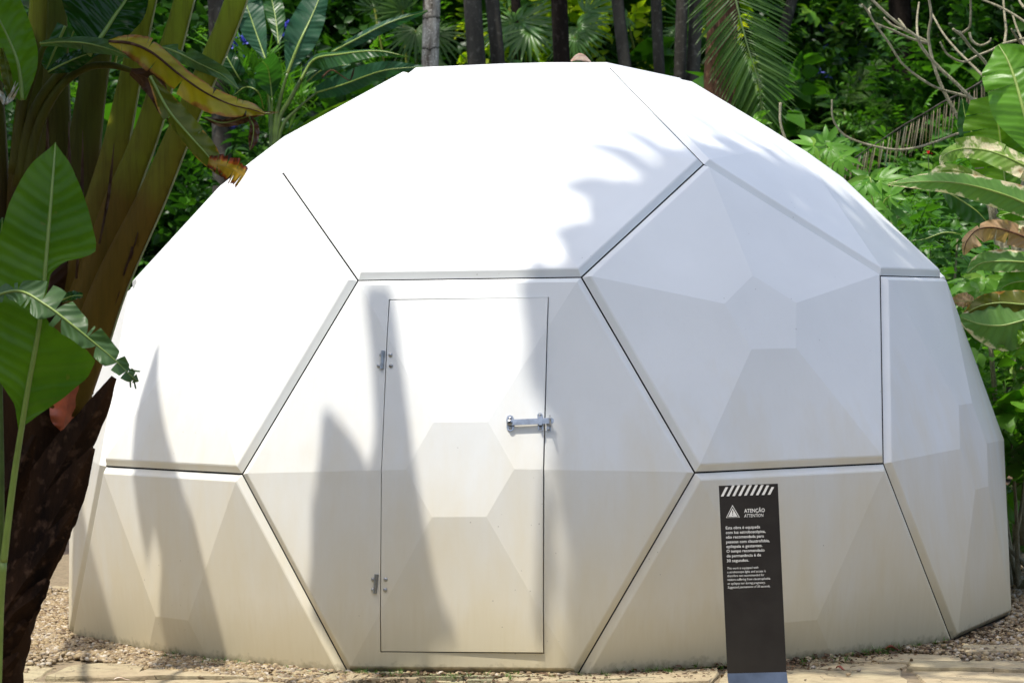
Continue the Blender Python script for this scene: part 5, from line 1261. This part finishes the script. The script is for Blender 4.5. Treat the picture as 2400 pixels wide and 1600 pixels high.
palmate_shrub('shrub with hand-shaped leaves below the withered banana leaf', 2270, .7, [(2262, 640, 80, -120, .4), (2230, 650, 70, 190, .4), (2300, 645, 80, -30, .4), (2250, 672, 75, 240, .5), (2320, 660, 70, -80, .4), (2215, 690, 60, 200, .5), (2280, 690, 70, -60, .4, 'f_mid'), (2340, 690, 70, -20, .5, 'f_mid'), (2232, 612, 50, 140, .4, 'f_mid')], seed=3)
# leafy shrubs down the right edge
def leafy(label, u, v0, v1, Y, n, tm, sz, mt, seed, spread=1.0):
    b = at(u, 1200, Y); t = empty('leafy_shrub', (b[0], Y, -.03), label, 'shrub', 'leafy shrubs at the right edge'); rg = np.random.default_rng(seed); P = []; A = []; Bq = []
    ztop, zbot = at(u, v0, Y)[2], max(at(u, v1, Y)[2], .1); base = np.array([b[0], Y, -.03])
    for k in range(5):
        e = np.array([b[0] + rg.normal(0, .25) * spread, Y + rg.normal(0, .2), rg.uniform(zbot, ztop)]); m_ = MB(); m_.tube(cr([base + rg.normal(0, .05, 3) * [1, 1, 0], (base + e) / 2, e], 8), np.linspace(.014, .006, 8), 6); m_.build('stem', M['twig'], t, True)
    for k in range(n):
        a = rg.uniform(0, 6.28); r = .42 * spread * rg.random() ** .6; P.append((b[0] + r * math.cos(a), Y + r * math.sin(a), rg.uniform(zbot, ztop))); A.append(a - math.pi / 2 + rg.normal(0, .5)); Bq.append(rg.normal(.15, .45))
    stuff('crown', [instance(tm, np.array(P), euler_mats(np.array(A), np.array(Bq), rg.normal(0, .4, n)), sz * rg.uniform(.6, 1.3, n))], M[mt], parent=t)
leafy('bright leafy shrub beside the right rim of the dome under the scorched leaves', 2330, 780, 1010, 1.0, 90, SPR[1], .30, 'f_bright', 1)
leafy('dark leafy shrub behind the bright one at the right rim', 2290, 560, 1150, 2.0, 150, SPR[0], .36, 'f_mid', 2, 1.3)
leafy('shrub with large pale leaves low at the right edge above the grass', 2345, 960, 1130, .9, 34, SPR[3], .34, 'f_bright', 3, .8)
leafy('dim leafy shrub in the gap below the shoots right of the dome', 2160, 480, 1150, 3.2, 200, SPR[0], .34, 'f_mid', 4, 1.8)
leafy('thin shrub of narrow leaves behind the star-leaved shrub', 2050, 380, 1000, 3.6, 170, SPR[2], .36, 'f_mid', 5, 1.7)
# red flower and pink bloom
rf = empty('red_flower', tuple(at(2132, 355, 2.4)[:2]) + (0,), 'tiny red flower above the dead palm frond', 'flower')
stuff('petals', [instance(fl, np.array([at(2132, 354, 2.4)]), np.eye(3)[None], np.array([.03]))], M['red'], parent=rf)
stalk('stem', [(2132, 356, 2.4), (2136, 500, 2.4), (2140, 1100, 2.4)], [1, 1.2, 1.5], M['stalk'], rf, 6, 1, 10)

# fallen leaves
def fallen(label, p, d, L, w_, mt, curl=.3):
    t = empty('fallen_leaf', p, label, 'fallen leaf'); d = nrm(d); s_ = nrm(np.cross(d, [0, 0, 1])); V = []; Fc = []
    for i in range(9):
        u = i / 8; q = w_ * math.sin(math.pi * min(u * .95 + .04, 1)) ** .8
        for j in (-1, -.5, 0, .5, 1): V.append(np.asarray(p) + d * (u - .5) * L + s_ * q * j + np.array([0, 0, .004 + curl * q * j * j + .006 * math.sin(5 * u)]))
    Fc = [(i * 5 + j, i * 5 + j + 1, i * 5 + j + 6, i * 5 + j + 5) for i in range(8) for j in range(4)]
    m_ = MB(); m_.add(V, Fc); o = m_.build('blade', M[mt], t, True)
    sm = o.modifiers.new('thick', 'SOLIDIFY'); sm.thickness = .002
    return o
h = dhit(1332, 146); q = h[0] if h else at(1332, 143, 0)
fallen('pale curled dry leaf lying on top of the dome', tuple(q + np.array([0, .05, .012])), (1, .2, 0), .10, .035, 'pale_dry', .9)
fallen('reddish brown fallen leaf on the flagstone beside the dome', tuple(gp(2050, 1491, .012)), (1, .1, 0), .06, .014, 'red_leaf', .8)
fallen('small brown fallen leaf on the paving near the sign', tuple(gp(1930, 1536, .012)), (1, -.3, 0), .04, .01, 'red_leaf', .6)
fallen('pale leaf stalk scrap on the paving at the left', tuple(gp(280, 1560, .012)), (1, .5, 0), .07, .008, 'pale_dry', .2)
# bits of leaf, bark and stalk gathered along the foot of the dome and in the joints of the paving
def debris():
    P = []
    for _ in range(3600):
        a = random.uniform(R_(170), R_(345)); r = foot(math.cos(a), math.sin(a)) + .004 + abs(random.gauss(0, .13)); P.append((r * math.cos(a), r * math.sin(a), .008 + random.uniform(0, .006)))
    P = np.array(P); n = len(P); M3 = euler_mats(RNG.uniform(0, 6.28, n), RNG.normal(0, .25, n), RNG.normal(0, .4, n))
    stuff('ground_debris', [instance(t_leaf(.22, .3, .2, 4), P, M3, RNG.uniform(.008, .038, n))], M['f_litter'], 'dry brown leaf scraps gathered along the foot of the dome', cat='leaf litter')
    Q = []
    for _ in range(190):
        a = random.choice((random.gauss(R_(243), .10), random.gauss(R_(262), .05), random.uniform(R_(270), R_(300)), random.gauss(R_(318), .12))); r = foot(math.cos(a), math.sin(a)) + .01 + abs(random.gauss(0, .07)); Q.append((r * math.cos(a), r * math.sin(a), -.002))
    Q = np.array(Q); n = len(Q)
    stuff('weeds', [instance(TUF[1], Q, euler_mats(RNG.uniform(0, 6.28, n), RNG.normal(0, .2, n), RNG.normal(0, .2, n)), RNG.uniform(.012, .05, n))], M['f_grass'], 'tiny weeds and moss tufts in the joints beside the dome', cat='weeds')
debris()
